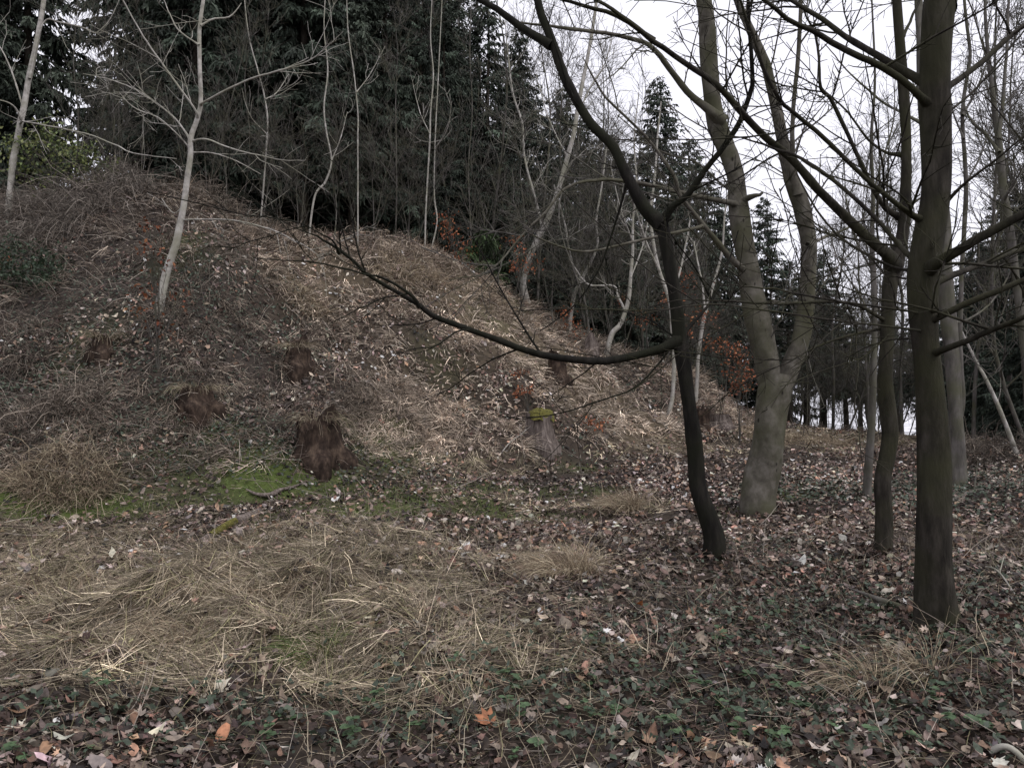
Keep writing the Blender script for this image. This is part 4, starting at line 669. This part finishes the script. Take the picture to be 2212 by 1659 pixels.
# ------------------------------------------------------------------ stumps and dead wood
def stump(label, X, Y, wpx, hpx, m, cap=None, seed=0, lean=0.0, jag=.25, hollow=.5):
    r = np.random.default_rng(300 + seed); p = hit(X, Y); Rd = wpx / 2 / F * p[1]; Hh = hpx / F * p[1]; k, n = 30, 11
    th = np.arange(k) * 2 * np.pi / k; t = np.concatenate([[-1.6, -.6], np.linspace(-.1, 1, n - 2)]); top = 1 + jag * sum(r.normal() * np.sin(q * th + r.uniform(0, 6.28)) / q for q in (1, 2, 3, 5, 7)) + r.uniform(-.3, .2, k) * jag
    rid = 1 + .07 * np.sin(th * 9 + r.uniform(0, 6)) + .05 * np.sin(th * 14 + 1) + .08 * np.sin(th * 3 + r.uniform(0, 6))
    root = thing('tree_stump', label, 'stump', p, 'old stumps on the bank'); V = []
    for q in t:
        fl = 1 + .55 * math.exp(-max(q, 0) * 4.5) * (1 + .6 * np.sin(th * 4 + r.uniform(-.2, .2))); rr = Rd * .88 * rid * fl * (1 + .02 * r.normal(size=k))
        h = np.where(q > 0, q * top, q) * Hh; V.append(np.stack([rr * np.cos(th) + lean * h, rr * np.sin(th), h], -1))
    V = np.array(V); i = np.arange(n * k).reshape(n, k); j = np.roll(i, -1, 1)
    obj('stump_wood', mesh('stump_wood', V.reshape(-1, 3), np.stack([i[:-1], j[:-1], j[1:], i[1:]], -1).reshape(-1, 4), m, None, True), root)
    rim = V[-1]; cen = rim.mean(0); rings = [rim * 1.0, cen + (rim - cen) * .8, cen + (rim - cen) * .45, np.repeat(cen[None], k, 0)]
    for a, rg_ in enumerate(rings[1:]): rings[a + 1] = rg_ - np.array([0, 0, 1]) * hollow * Hh * (.3, .75, .8)[a] * r.uniform(.5, 1.2, (k, 1)) * (a < 2) - np.array([0, 0, hollow * Hh * .6 * (a == 2)])
    W = np.array(rings); i = np.arange(4 * k).reshape(4, k); j = np.roll(i, -1, 1)
    obj('cut_top', mesh('cut_top', W.reshape(-1, 3), np.stack([i[:-1], j[:-1], j[1:], i[1:]], -1).reshape(-1, 4), M_CUT if hollow < .2 else M_ROT, None, False), root)
    if cap == 'moss':
        K = 16; u = np.linspace(0, 1, 7); g = np.array([[(Rd * .97 * a * (1 + .16 * math.sin(3 * b + 1) + .08 * r.normal())) * np.array([math.cos(b), math.sin(b)]) for b in np.arange(K) * 6.283 / K] for a in u])
        z = Hh * (1.04 + .14 * (1 - u ** 3)[:, None] * (1 + .5 * r.normal(size=(7, K)) * .4)); z[-1] -= .2 * Hh * (.5 + r.uniform(0, 1, K))
        W = np.concatenate([g + np.array([lean * Hh, 0]), z[..., None]], -1); i = np.arange(7 * K).reshape(7, K); j = np.roll(i, -1, 1)
        obj('moss_cap', mesh('moss_cap', W.reshape(-1, 3), np.stack([i[:-1], j[:-1], j[1:], i[1:]], -1).reshape(-1, 4), M_MOSS, None, True), root)
    if cap == 'grass':
        n2 = 240; a = r.uniform(0, 6.28, n2); q = np.sqrt(r.uniform(0, 1, n2)) * Rd; P = [np.stack([q * np.cos(a), q * np.sin(a), np.full(n2, Hh * .95)], -1)]
        d = nrm(np.stack([np.cos(a), np.sin(a), r.uniform(.2, 1.4, n2)], -1) + r.normal(size=(n2, 3)) * .3); ln = r.uniform(.12, .5, n2)
        for _ in range(3): P.append(P[-1] + d * (ln / 3)[:, None]); d = nrm(d - np.array([0, 0, .75]) + r.normal(size=(n2, 3)) * .15)
        V, Fq = ribbons(np.stack(P, 1), .007 * np.ones((n2, 1)) * np.linspace(1, .4, 4)[None], nrm(r.normal(size=(n2, 3))))
        obj('grass_cap', mesh('grass_cap', V, Fq, M_STRAW, np.repeat((SPAL * .85)[r.integers(0, 5, n2)] * r.lognormal(0, .3, (n2, 1)), 8, 0)), root, 'stuff')
    return root
stump('large rotten brown stump with dead grass hanging over its top', 686, 988, 92, 84, M_ROT, 'grass', 1, 0, .3, .6)
stump('grey stump with a cap of yellow green moss', 1166, 962, 62, 66, M_OLDWOOD, 'moss', 2, 0, .06, .1)
stump('reddish rotten stump with a split face, higher on the dark slope', 640, 792, 54, 44, M_ROT, 'grass', 3, .1, .5, .7)
stump('dark hollow stump leaning out of the left slope', 425, 876, 70, 32, M_ROT, 'grass', 4, -.1, .3, .9)
stump('brown stump hung with dry grass at the left, below the thicket', 226, 764, 50, 32, M_ROT, 'grass', 5, 0, .25, .5)
stump('low dark stump at the right foot of the bank beside the forked tree', 1555, 922, 50, 28, M_OLDWOOD, None, 6, 0, .15, .2)
stump('narrow brown stump just right of the winding tree', 1516, 926, 28, 40, M_ROT, None, 7, .1, .3, .3)
stump('dark stump right under the long low limb', 1203, 820, 42, 42, M_ROT, None, 8, 0, .3, .5)
stump('torn upright stump at the upper edge near the red leaved bush', 1276, 768, 34, 30, M_OLDWOOD, None, 9, .1, .3, .4)
def stick(name, label, cat, pts, m, dz=.02, group=None, part='branch', k=8, rough=.12):
    """dead wood lying on the ground: (X, Y, width) per point, each on the ground"""
    W = []
    for X, Y, wp in pts: h = hit(X, Y); W.append([h[0], h[1], h[2] + dz + wp / 2 / F * h[1] * .5, wp / 2 / F * h[1]])
    b = np.array(W[0][:3]); q = spline(W, 24); V, Fq = noisy_tube(q[:, :3] - b, q[:, 3], k, rg, rough)
    root = thing(name, label, cat, b, group); kk = Kit(); kk.add(V, Fq); n = len(V) // k
    kk.add(np.concatenate([V[:k], [V[:k].mean(0)]]), np.stack([np.roll(np.arange(k), -1), np.arange(k), np.full(k, k)], -1)); kk.add(np.concatenate([V[-k:], [V[-k:].mean(0)]]), np.stack([np.arange(k), np.roll(np.arange(k), -1), np.full(k, k)], -1))
    obj(part, kk.mesh(part, m, True), root); return root, q[:, :3] - b, q[:, 3]
lg, q, rr = stick('fallen_log', 'mossy yellow brown log lying in the dry grass', 'log', [(430, 1180, 14), (470, 1158, 19), (515, 1134, 18), (562, 1110, 12)], M_OLDWOOD, .02, part='log_wood', k=14)
V, Fq = noisy_tube(q[4:15] + np.array([0, 0, .012]), rr[4:15] * .98, 14, rg, .35); obj('moss_coat', mesh('moss_coat', V, Fq, M_MOSS, None, True), lg)
stick('fallen_branch', 'dark crooked dead root beside the brightest moss patch', 'branch', [(532, 1062, 3), (556, 1074, 8), (585, 1078, 12), (605, 1066, 9), (630, 1058, 7), (660, 1046, 3)], M_OLDWOOD, .02, rough=.3)
def prop(name, label, cat, a, bq, r0, r1, m, forks=()):
    root = thing(name, label, cat, a); a = np.array(a, float); t = np.linspace(0, 1, 14)[:, None]; P = t * (np.array(bq) - a); P[:, 2] += .04 * np.sin(t[:, 0] * 5); 
    obj('branch', mesh('branch', *noisy_tube(P, np.linspace(r0, r1, 14), 8, rg, .1), m, None, True), root)
    for i, d, l in forks:
        Q = P[i] + np.linspace(0, 1, 7)[:, None] * nrm(np.array(d, float)) * l; obj('side_branch', mesh('side_branch', *noisy_tube(Q, np.linspace(r1, .003, 7), 6, rg, .1), m, None, True), root)
p1, p2 = hit(1080, 985), hit(1142, 962); prop('fallen_branch', 'pale dead branch leaning against the mossy stump', 'branch', p1, p2 + np.array([-.05, -.12, .34]), .012, .006, M_PALE, [(5, (-.2, 0, -1), .22), (9, (.6, 0, .5), .3)])
p1, p2 = hit(1885, 1322), hit(2005, 1334); prop('fallen_branch', 'thick dead branch on the leaves left of the nearest trunk', 'branch', p1 + [0, 0, .03], p2 + [0, 0, .03], .016, .024, M_GREY, [(4, (-.4, .5, .1), .3)])
p1, p2 = hit(2040, 1098), hit(2190, 1052); prop('fallen_branch', 'grey forked dead branch among ivy right of the nearest trunk', 'branch', p1 + [0, 0, .05], p2 + [0, 0, .12], .03, .014, M_GREY, [(5, (.3, .3, .9), .5), (8, (.8, -.2, .6), .5)])
p1, p2 = hit(2130, 1240), hit(2212, 1300); prop('fallen_branch', 'thin pale twig lying at the right edge', 'branch', p1 + [0, 0, .05], p2 + [0, 0, .03], .008, .005, M_PALE, [(5, (.5, .6, .3), .22)])
p1, p2 = hit(2140, 1640), hit(2260, 1680); prop('fallen_branch', 'short bleached stick in the bottom corner', 'branch', p1 + [0, 0, .03], p2 + [0, 0, .03], .014, .012, M_PALE)

# ------------------------------------------------------------------ red leaved saplings, shrubs, brambles
RUST = np.array([(.26, .085, .035), (.20, .06, .03), (.31, .13, .06), (.15, .055, .03)])
def leaf_cloud(K, c, rad, n, s, r, pal, droop=.3):
    p = c + r.normal(size=(n, 3)) * rad * .5; d = nrm(r.normal(size=(n, 3)) + np.array([0, 0, -droop])); sd = nrm(np.cross(d, r.normal(size=(n, 3)))); ln = s * r.uniform(.6, 1.3, n)[:, None]; up = np.cross(d, sd)
    V = np.stack([p, p + d * ln * .5 + sd * ln * .3 + up * ln * .08, p + d * ln, p + d * ln * .5 - sd * ln * .3 + up * ln * .08], 1); i = np.arange(n)[:, None] * 4
    K.add(V.reshape(-1, 3), np.concatenate([i + [0, 1, 2], i + [0, 2, 3]], 0), np.repeat(pal[r.integers(0, len(pal), n)] * r.lognormal(0, .22, (n, 1)), 4, 0))
def leafy(name, label, cat, X, Y, d, clusters, pal, per=70, s=.075, group=None, seed=0, m=None, stemm=None):
    """a sapling or shrub with leaves on: clusters are (X, Y, radius) seen on the plant"""
    r = np.random.default_rng(500 + seed); b = hit(X, Y) if d is None else stand(X, d); D = b[1]; root = thing(name, label, cat, b, group); K, T = Kit(), Kit()
    for X1, Y1, rp in clusters:
        dd = D + r.uniform(-.3, .3); c = np.array([(X1 - CX) / F * dd, dd, EYE + (CY - Y1) / F * dd]) - b; rd = rp / F * D
        leaf_cloud(K, c, rd * np.array([1, 1, .8]), per, s, r, pal)
        q = spline([[0, 0, -.05], c * np.array([.35, .35, .5]), c + np.array([0, 0, rd * .6])], 9); T.add(*tubes(q[None], np.linspace(.011, .004, 9)[None], 5))
        tp = c + r.normal(size=(14, 3)) * rd * .6; g = np.stack([q[np.clip(r.integers(4, 9, 14), 0, 8)], tp], 1); g = np.stack([g[:, 0], g.mean(1) + [0, 0, .03], g[:, 1]], 1); T.add(*tubes(g, np.full((14, 3), .0035), 3))
    obj('stem', T.mesh('stem', stemm or M_GREY, True), root); obj('foliage', K.mesh('foliage', m or M_LITTER), root, 'stuff'); return root
gR = 'saplings that keep their rusty leaves'
for i, (lab, X, Y, d, cl, per) in enumerate([
    ('tall rusty leaved sapling on the crest before the dark spruces', 985, 590, 20.2, [(962, 475, 24), (975, 500, 26), (990, 530, 28), (1000, 560, 34), (975, 560, 26)], 60),
    ('rusty leaved sapling in front of the pale leaning tree', 1128, 640, 20.3, [(1115, 520, 22), (1128, 550, 26), (1145, 575, 28), (1112, 575, 20)], 45),
    ('rusty sapling on the upper slope beside the torn stump', 1226, 735, None, [(1222, 672, 20), (1232, 700, 24), (1246, 718, 22)], 50),
    ('tall loose rusty sapling seen behind the winding tree', 1478, 800, 20.5, [(1482, 600, 30), (1475, 630, 26), (1442, 645, 18), (1510, 680, 36), (1490, 710, 30), (1540, 690, 24)], 40),
    ('flat rusty spray of leaves left of the winding tree', 1395, 760, 22.0, [(1375, 690, 24), (1400, 692, 26), (1345, 650, 16)], 40),
    ('rusty sapling with level boughs between winding and forked trees', 1560, 850, 21, [(1530, 742, 26), (1560, 748, 30), (1585, 752, 22)], 60),
    ('bushy rusty sapling against the forked trunk', 1598, 890, 19, [(1600, 775, 28), (1585, 800, 30), (1612, 810, 30), (1595, 835, 26)], 75),
    ('small red sprout on the slope right of the mossy stump', 1288, 962, None, [(1272, 910, 16), (1296, 916, 18)], 40),
    ('thin red sprout above the mossy stump', 1142, 892, None, [(1122, 808, 14), (1143, 840, 18), (1120, 845, 12)], 40),
    ('dark dry leaved sapling before the white leaning tree', 342, 800, None, [(322, 490, 22), (320, 540, 30), (345, 570, 26), (330, 620, 34), (390, 640, 36), (300, 660, 30), (345, 700, 36)], 26),
    ('rusty twig of leaves at the far left edge of the thicket', 10, 600, None, [(12, 560, 22), (40, 568, 16)], 40)]):
    leafy('rusty_sapling', lab, 'sapling', X, Y, d, cl, RUST if i != 9 else RUST * .6, per, .075, gR, i)
GREENP = np.array([(.11, .15, .05), (.15, .18, .06), (.08, .11, .045), (.18, .20, .075)])
leafy('leafy_shrub', 'olive green shrub with small leaves behind the left thicket', 'shrub', 120, 470, 17.2, [(80, 310, 50), (130, 320, 50), (110, 290, 40), (180, 330, 40), (60, 360, 50), (150, 370, 50), (110, 390, 50), (190, 390, 30), (40, 320, 40)], GREENP, 170, .085, None, 40, M_GREEN)
leafy('leafy_shrub', 'dark green shrub with broad leaves right of the olive one', 'shrub', 230, 450, 17.6, [(205, 350, 36), (235, 370, 36), (255, 395, 30), (200, 395, 36)], GREENP * .6, 120, .11, None, 41, M_GREEN)
leafy('evergreen_shrub', 'low blackish green evergreen shrub at the left edge', 'shrub', 50, 640, None, [(20, 545, 50), (70, 555, 50), (110, 575, 40), (40, 590, 50), (90, 600, 40), (0, 590, 50)], np.array([(.02, .035, .018), (.028, .048, .025)]), 260, .07, None, 42, M_GREEN)
BR = np.array([(.135, .113, .094), (.09, .074, .061), (.225, .193, .16), (.06, .048, .04)])
def bramble(label, X, Y, rx, h, n, seed, pal=BR, d=None, w=.008, name='bramble_mound', cat='bramble'):
    r = np.random.default_rng(700 + seed); b = hit(X, Y) if d is None else stand(X, d); root = thing(name, label, cat, b, 'bramble and dry herb mounds on the bank'); K = Kit()
    for part, cnt, wid, l0, l1 in (('canes', n // 5, w * 1.2, .6, 1.7), ('dead_leaves', n, w, .2, .6)):
        K = Kit(); a = r.uniform(0, 6.28, cnt); q = np.sqrt(r.uniform(0, 1, cnt)) * .85; px_ = np.stack([q * rx * np.cos(a), q * rx * .8 * np.sin(a)], -1)
        gz = H(b[0] + px_[:, 0], b[1] + px_[:, 1]) - b[2]; z = gz + (h * (1 - q ** 2) * r.uniform(.1, 1, cnt) if part == 'dead_leaves' else 0)
        P = [np.column_stack([px_, z])]; dr = nrm(np.stack([np.cos(a) * .7, np.sin(a) * .7 - .2, r.uniform(.2, 1.6, cnt)], -1) + r.normal(size=(cnt, 3)) * .75); ln = r.uniform(l0, l1, cnt) * h * 1.3; m = 6
        for k in range(m - 1): P.append(P[-1] + dr * (ln / (m - 1))[:, None]); dr = nrm(dr - np.array([0, 0, .36]) + r.normal(size=(cnt, 3)) * .24)
        P = np.stack(P, 1); P[..., 2] = np.maximum(P[..., 2], H(P[..., 0] + b[0], P[..., 1] + b[1]) - b[2] + .01); c = pal[r.integers(0, len(pal), cnt)] * r.lognormal(0, .25, (cnt, 1))
        if part == 'canes': V, Fq = tubes(P, wid * .5 * np.linspace(1.2, .6, m)[None] * r.uniform(.7, 1.3, (cnt, 1)), 4); K.add(V, Fq, np.repeat(c, m * 4, 0))
        else: V, Fq = ribbons(P, wid * np.linspace(1, .4, m)[None] * r.uniform(.7, 1.4, (cnt, 1)), nrm(r.normal(size=(cnt, 3)))); K.add(V, Fq, np.repeat(c, m * 2, 0))
        obj(part, K.mesh(part, M_TWIG), root, 'stuff')
BG = np.array([(.165, .142, .122), (.10, .088, .077), (.25, .222, .195), (.065, .055, .048)])
STR = np.array([(.30, .245, .17), (.22, .17, .12), (.36, .31, .22), (.14, .105, .075)])
for i, (lab, X, Y, rx, h, n, pal, d) in enumerate([
    ('wide pale mound of dry stalks beside the long moss patch', 140, 1050, .75, .42, 1300, STR * .7, None), ('drooping brown mound at the left, under the grass hung stump', 165, 880, .55, .42, 800, BR * 1.1, None),
    ('big grey brown thicket mound below the olive shrub', 110, 500, 1.4, .8, 2100, BG * .85, None), ('tall dull thicket on the crest left of the white leaning tree', 225, 455, 1.1, .95, 1900, BG, None),
    ('brown tangle on the crest right of the white leaning tree', 450, 462, .9, .6, 900, BR, 18.2), ('low brown tangle on the crest under the bowed pale stem', 590, 505, .8, .35, 600, BR * 1.1, 18.5),
    ('reddish brown tangle round the foot of the white leaning tree', 365, 690, .5, .3, 450, BR * .8, None), ('dark fallen bracken above the hollow stump', 430, 800, .6, .22, 420, BR * .8, None),
    ('pale drooping grass mound at mid slope left of the pale pole', 660, 650, .5, .3, 500, STR * .8, None),
    ('bleached grass mound on the crest before the pair of poles', 860, 585, .6, .32, 600, STR * .85, None), ('pale grass mound beside the pair of poles', 930, 610, .45, .3, 450, STR, None),
    ('dry grass mound under the pale leaning tree', 1065, 650, .5, .28, 450, STR, None), ('brown tangle round the torn stump', 1300, 765, .6, .4, 600, BR, None),
    ('dark bramble at the left edge above the pale mound', 30, 930, .6, .4, 600, BR * .8, None), ('straggling dark bramble at the left edge of the slope', 40, 760, .7, .4, 600, BR * .8, None),
    ('dry stalk heap over the reddish rotten stump', 690, 730, .45, .25, 350, BR * 1.1, None), ('wispy dry grass before the right hand spruces', 1760, 960, 1.0, .3, 800, STR, None),
    ('tall dry grass at the far edge of the forest floor', 1660, 950, .9, .35, 700, STR, None), ('low dead brush along the skyline of the bright gap', 1815, 948, 1.6, .28, 700, BR * .8, 27), ('dark brush at the right edge of the forest floor', 2150, 985, 1.2, .5, 1000, BR * .6, None), ('grey brush behind the lighter half hidden trunk', 2080, 980, .8, .4, 700, BR * .8, None)]):
    bramble(lab, X, Y, rx, h, n, i, pal, d)
def tuft(label, X, Y, rd, ln, n, seed, pal=STR, flat=False):
    r = np.random.default_rng(900 + seed); b = hit(X, Y); root = thing('grass_tuft', label, 'grass tuft', b); a = r.uniform(0, 6.28, n); q = np.sqrt(r.uniform(0, 1, n)) * rd
    P = [np.stack([q * np.cos(a), q * np.sin(a), 0 * a - .01], -1)]; d = nrm(np.stack([np.cos(a) * .6 - .35, np.sin(a) * .6, r.uniform(.5, 1.6, n) * (.35 if flat else 1)], -1) + r.normal(size=(n, 3)) * (.5 if flat else .25)); l = r.uniform(.5, 1.1, n) * ln
    for _ in range(5): P.append(P[-1] + d * (l / 5)[:, None]); d = nrm(d - np.array([.06, 0, .38]) + r.normal(size=(n, 3)) * .06)
    P = np.stack(P, 1); P[..., 2] = np.maximum(P[..., 2], H(P[..., 0] + b[0], P[..., 1] + b[1]) - b[2] + .012)
    V, Fq = ribbons(P, .0048 * np.linspace(1, .3, 6)[None] * r.uniform(.7, 1.4, (n, 1)), nrm(r.normal(size=(n, 3)))); obj('blades', mesh('blades', V, Fq, M_STRAW, np.repeat(pal[r.integers(0, 4, n)] * r.lognormal(0, .2, (n, 1)), 12, 0)), root, 'stuff')
tuft('golden dry grass tuft alone among the fallen leaves', 1222, 1245, .22, .42, 900, 1, STR * 1.1)
tuft('pale dry grass tuft left of the forked tree', 1350, 1098, .2, .38, 600, 2); tuft('wispy dry grass below the s bend tree', 1880, 1490, .12, .35, 160, 3); tuft('bleached upright grass before the nearest trunk', 2000, 1460, .1, .45, 120, 4)
tuft('matted dry tussock with a dark hollow at the left edge', 110, 1255, .3, .3, 700, 5, STR, True); tuft('long swept dry tussock in the middle of the pale grass', 560, 1285, .3, .3, 700, 6, STR, True); tuft('flattened dry tussock below the mossy log', 420, 1350, .3, .3, 700, 7, STR, True)
tuft('small green grass clump at the edge of the dry grass', 682, 1415, .14, .26, 300, 8, np.array([(.05, .085, .02), (.07, .11, .03), (.10, .12, .04), (.16, .15, .07)]))

# ------------------------------------------------------------------ seedlings and the biggest single leaves in the foreground
def seedling_mesh(seed):
    r = np.random.default_rng(1000 + seed); K = Kit()
    for s in range(r.integers(2, 5)):
        a = r.uniform(0, 6.28); h = r.uniform(.03, .09); tip = np.array([math.cos(a) * .05, math.sin(a) * .05, h]); q = spline([[0, 0, -.01], tip * [.4, .4, .7], tip], 5); V, Fq = tubes(q[None], np.full((1, 5), .0014), 3); K.add(V, Fq, np.array([.08, .10, .05]))
        g = np.array([(.05, .085, .04), (.065, .11, .052), (.04, .065, .038)])[r.integers(0, 3)]
        for j in range(r.integers(3, 6)):
            b = a + (j - 2) * .95 + r.normal() * .15; ln = r.uniform(.028, .05); d = np.array([math.cos(b), math.sin(b), r.uniform(-.25, .2)]); sd = np.array([-math.sin(b), math.cos(b), r.uniform(-.25, .25)]); up = np.array([0, 0, 1.])
            o = [tip, tip + d * ln * .35 + sd * ln * .32 + up * ln * .08, tip + d * ln * .7 + sd * ln * .36 + up * ln * .05, tip + d * ln, tip + d * ln * .7 - sd * ln * .36 + up * ln * .05, tip + d * ln * .35 - sd * ln * .32 + up * ln * .08]
            K.add(np.array(o), np.array([[0, 1, 2], [0, 2, 3], [0, 3, 4], [0, 4, 5]]), g * r.lognormal(0, .15))
    return K.mesh('woodland_seedling', M_GREEN)
SM = [seedling_mesh(i) for i in range(6)]
SEED, SPOT = [], []
for i, (X, Y) in enumerate([(1640, 1370), (1290, 1395), (1370, 1450), (1225, 1470), (1290, 1490), (1390, 1500), (1245, 1540), (1300, 1555), (1100, 1560), (900, 1575), (740, 1590), (1100, 1640), (1175, 1640), (980, 1270), (1490, 1470), (1520, 1490), (1560, 1540), (1480, 1585), (1430, 1600), (1640, 1480), (1700, 1505), (1740, 1540), (1600, 1590), (1660, 1620),
        (1750, 1420), (1830, 1440), (1880, 1340), (1940, 1345), (2010, 1370), (2060, 1385), (1850, 1480), (1920, 1480), (2100, 1430), (2150, 1440), (2030, 1520), (1800, 1600), (1900, 1610), (130, 1525), (240, 1500), (330, 1580), (560, 1600), (60, 1640), (180, 1650), (620, 1560), (970, 1440), (1080, 1465), (1140, 1500), (800, 1520), (700, 1480), (1980, 1620), (2080, 1580), (2160, 1600), (1560, 1400), (1690, 1330), (1760, 1290)]):
    o = obj('woodland_seedling', SM[i % 6], None, None, hit(X, Y)); o.rotation_euler = (0, 0, rg.uniform(0, 6.28)); sc = rg.uniform(.55, 1.3); o.scale = (sc,) * 3
    tag(o, 'small green seedling', 'seedling', 'green seedlings in the leaf litter'); SEED.append((X, Y, o))
for i, (lab, X, Y, sz, kind, c, tl) in enumerate([
    ('large pinkish tan leaf in the middle foreground', 828, 1456, .17, 'maple', (.42, .27, .20), .35), ('salmon coloured oval leaf at the bottom edge left', 291, 1643, .10, 'oval', (.45, .26, .18), .5), ('orange brown curled leaf left of centre foreground', 482, 1602, .14, 'oval', (.34, .16, .09), .5),
    ('big rust brown leaf in the bottom middle', 1056, 1572, .22, 'maple', (.28, .12, .06), .5), ('glowing orange leaf below the winding tree', 1382, 1321, .12, 'oval', (.38, .13, .04), .4), ('dark red leaf at the edge of the dry grass', 862, 1272, .11, 'maple', (.22, .09, .06), .5),
    ('pink dry leaf in the pale grass', 586, 1370, .12, 'oval', (.42, .27, .21), .5), ('pale tan leaf at the lower left', 150, 1605, .12, 'maple', (.40, .31, .24), .5), ('pale bleached leaf near the bottom edge', 605, 1637, .12, 'maple', (.5, .46, .42), .5), ('broad orange tan leaf right of the bottom middle', 1530, 1625, .16, 'oval', (.38, .24, .16), .3),
    ('large pale leaf in the bottom right', 1770, 1645, .16, 'maple', (.46, .40, .36), .4), ('standing pinkish leaf below the forked tree', 1510, 1275, .12, 'oval', (.40, .28, .23), .8), ('light folded leaf beside tall stalks in the right foreground', 1655, 1555, .14, 'maple', (.36, .29, .23), .7), ('two toned pink leaf near centre foreground', 1290, 1440, .12, 'maple', (.38, .25, .19), .6)]):
    r = np.random.default_rng(1200 + i); tv, tf = leaf_shape(r, kind); p = hit(X, Y); V = place(tv[None], p[:1], p[1:2], np.array([sz * .85]), np.array([tl]), r, (.03, .05))[0] - p
    tag(obj('fallen_leaf', mesh('fallen_leaf', V, tf, M_LITTER, np.array(c)), None, None, p), lab, 'leaf'); SPOT.append((X, Y, lab))
SPOT += [(2022, 1340, 'nearest dark trunk'), (1542, 1208, 'black winding tree'), (1880, 1490, 'wispy dry grass below the s bend tree'), (682, 1415, 'small green grass clump'), (1222, 1245, 'golden dry grass tuft'), (1945, 1328, 'thick dead branch'), (2160, 1655, 'short bleached stick')]
near = {}
for X, Y, o in SEED:
    q = min(SPOT, key=lambda t: math.hypot(t[0] - X, (t[1] - Y) * 2)); near.setdefault(q[2], []).append((math.hypot(q[0] - X, (q[1] - Y) * 2), o))
short = lambda t: ' '.join(t.split(' ')[:8]).rsplit(' in the', 1)[0]
for t, v in near.items():
    for i, (_q, o) in enumerate(sorted(v, key=lambda q: q[0])): o['label'] = 'green seedling ' + (ORD[i] + ' ' if i else '') + 'nearest to the ' + short(t)

# leaves blown up against the feet of the near trunks
K = Kit(); r = np.random.default_rng(44)
for X, Y, rad in ((2024, 1360, .15), (1542, 1208, .11), (1908, 1205, .10), (1636, 1114, .26), (1872, 1082, .07)):
    b = hit(X, Y); n = int(170 * (rad / .15) ** .6); a = r.uniform(0, 6.28, n); q = rad * 1.05 + np.abs(r.normal(0, .13, n)); x, y = b[0] + q * np.cos(a), b[1] + q * np.sin(a)
    for kd in ('oval', 'maple', 'small'):
        w_ = r.uniform(size=n) < .34; tv, tf = leaf_shape(r, kd); nq = int(w_.sum()); V = place(np.broadcast_to(tv, (nq,) + tv.shape), x[w_], y[w_], r.uniform(.04, .10, nq), np.full(nq, .8), r, (.01, .03))
        V[..., 2] += (np.exp(-(q[w_] - rad) / .09) * .07)[:, None]; m = len(tv)
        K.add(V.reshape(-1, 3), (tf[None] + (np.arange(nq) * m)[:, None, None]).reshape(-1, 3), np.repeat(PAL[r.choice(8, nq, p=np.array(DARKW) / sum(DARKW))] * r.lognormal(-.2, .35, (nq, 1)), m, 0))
obj('fallen_leaves', K.mesh('fallen_leaves', M_LITTER), kind='stuff')['label'] = 'fallen leaves piled against the feet of the trunks'
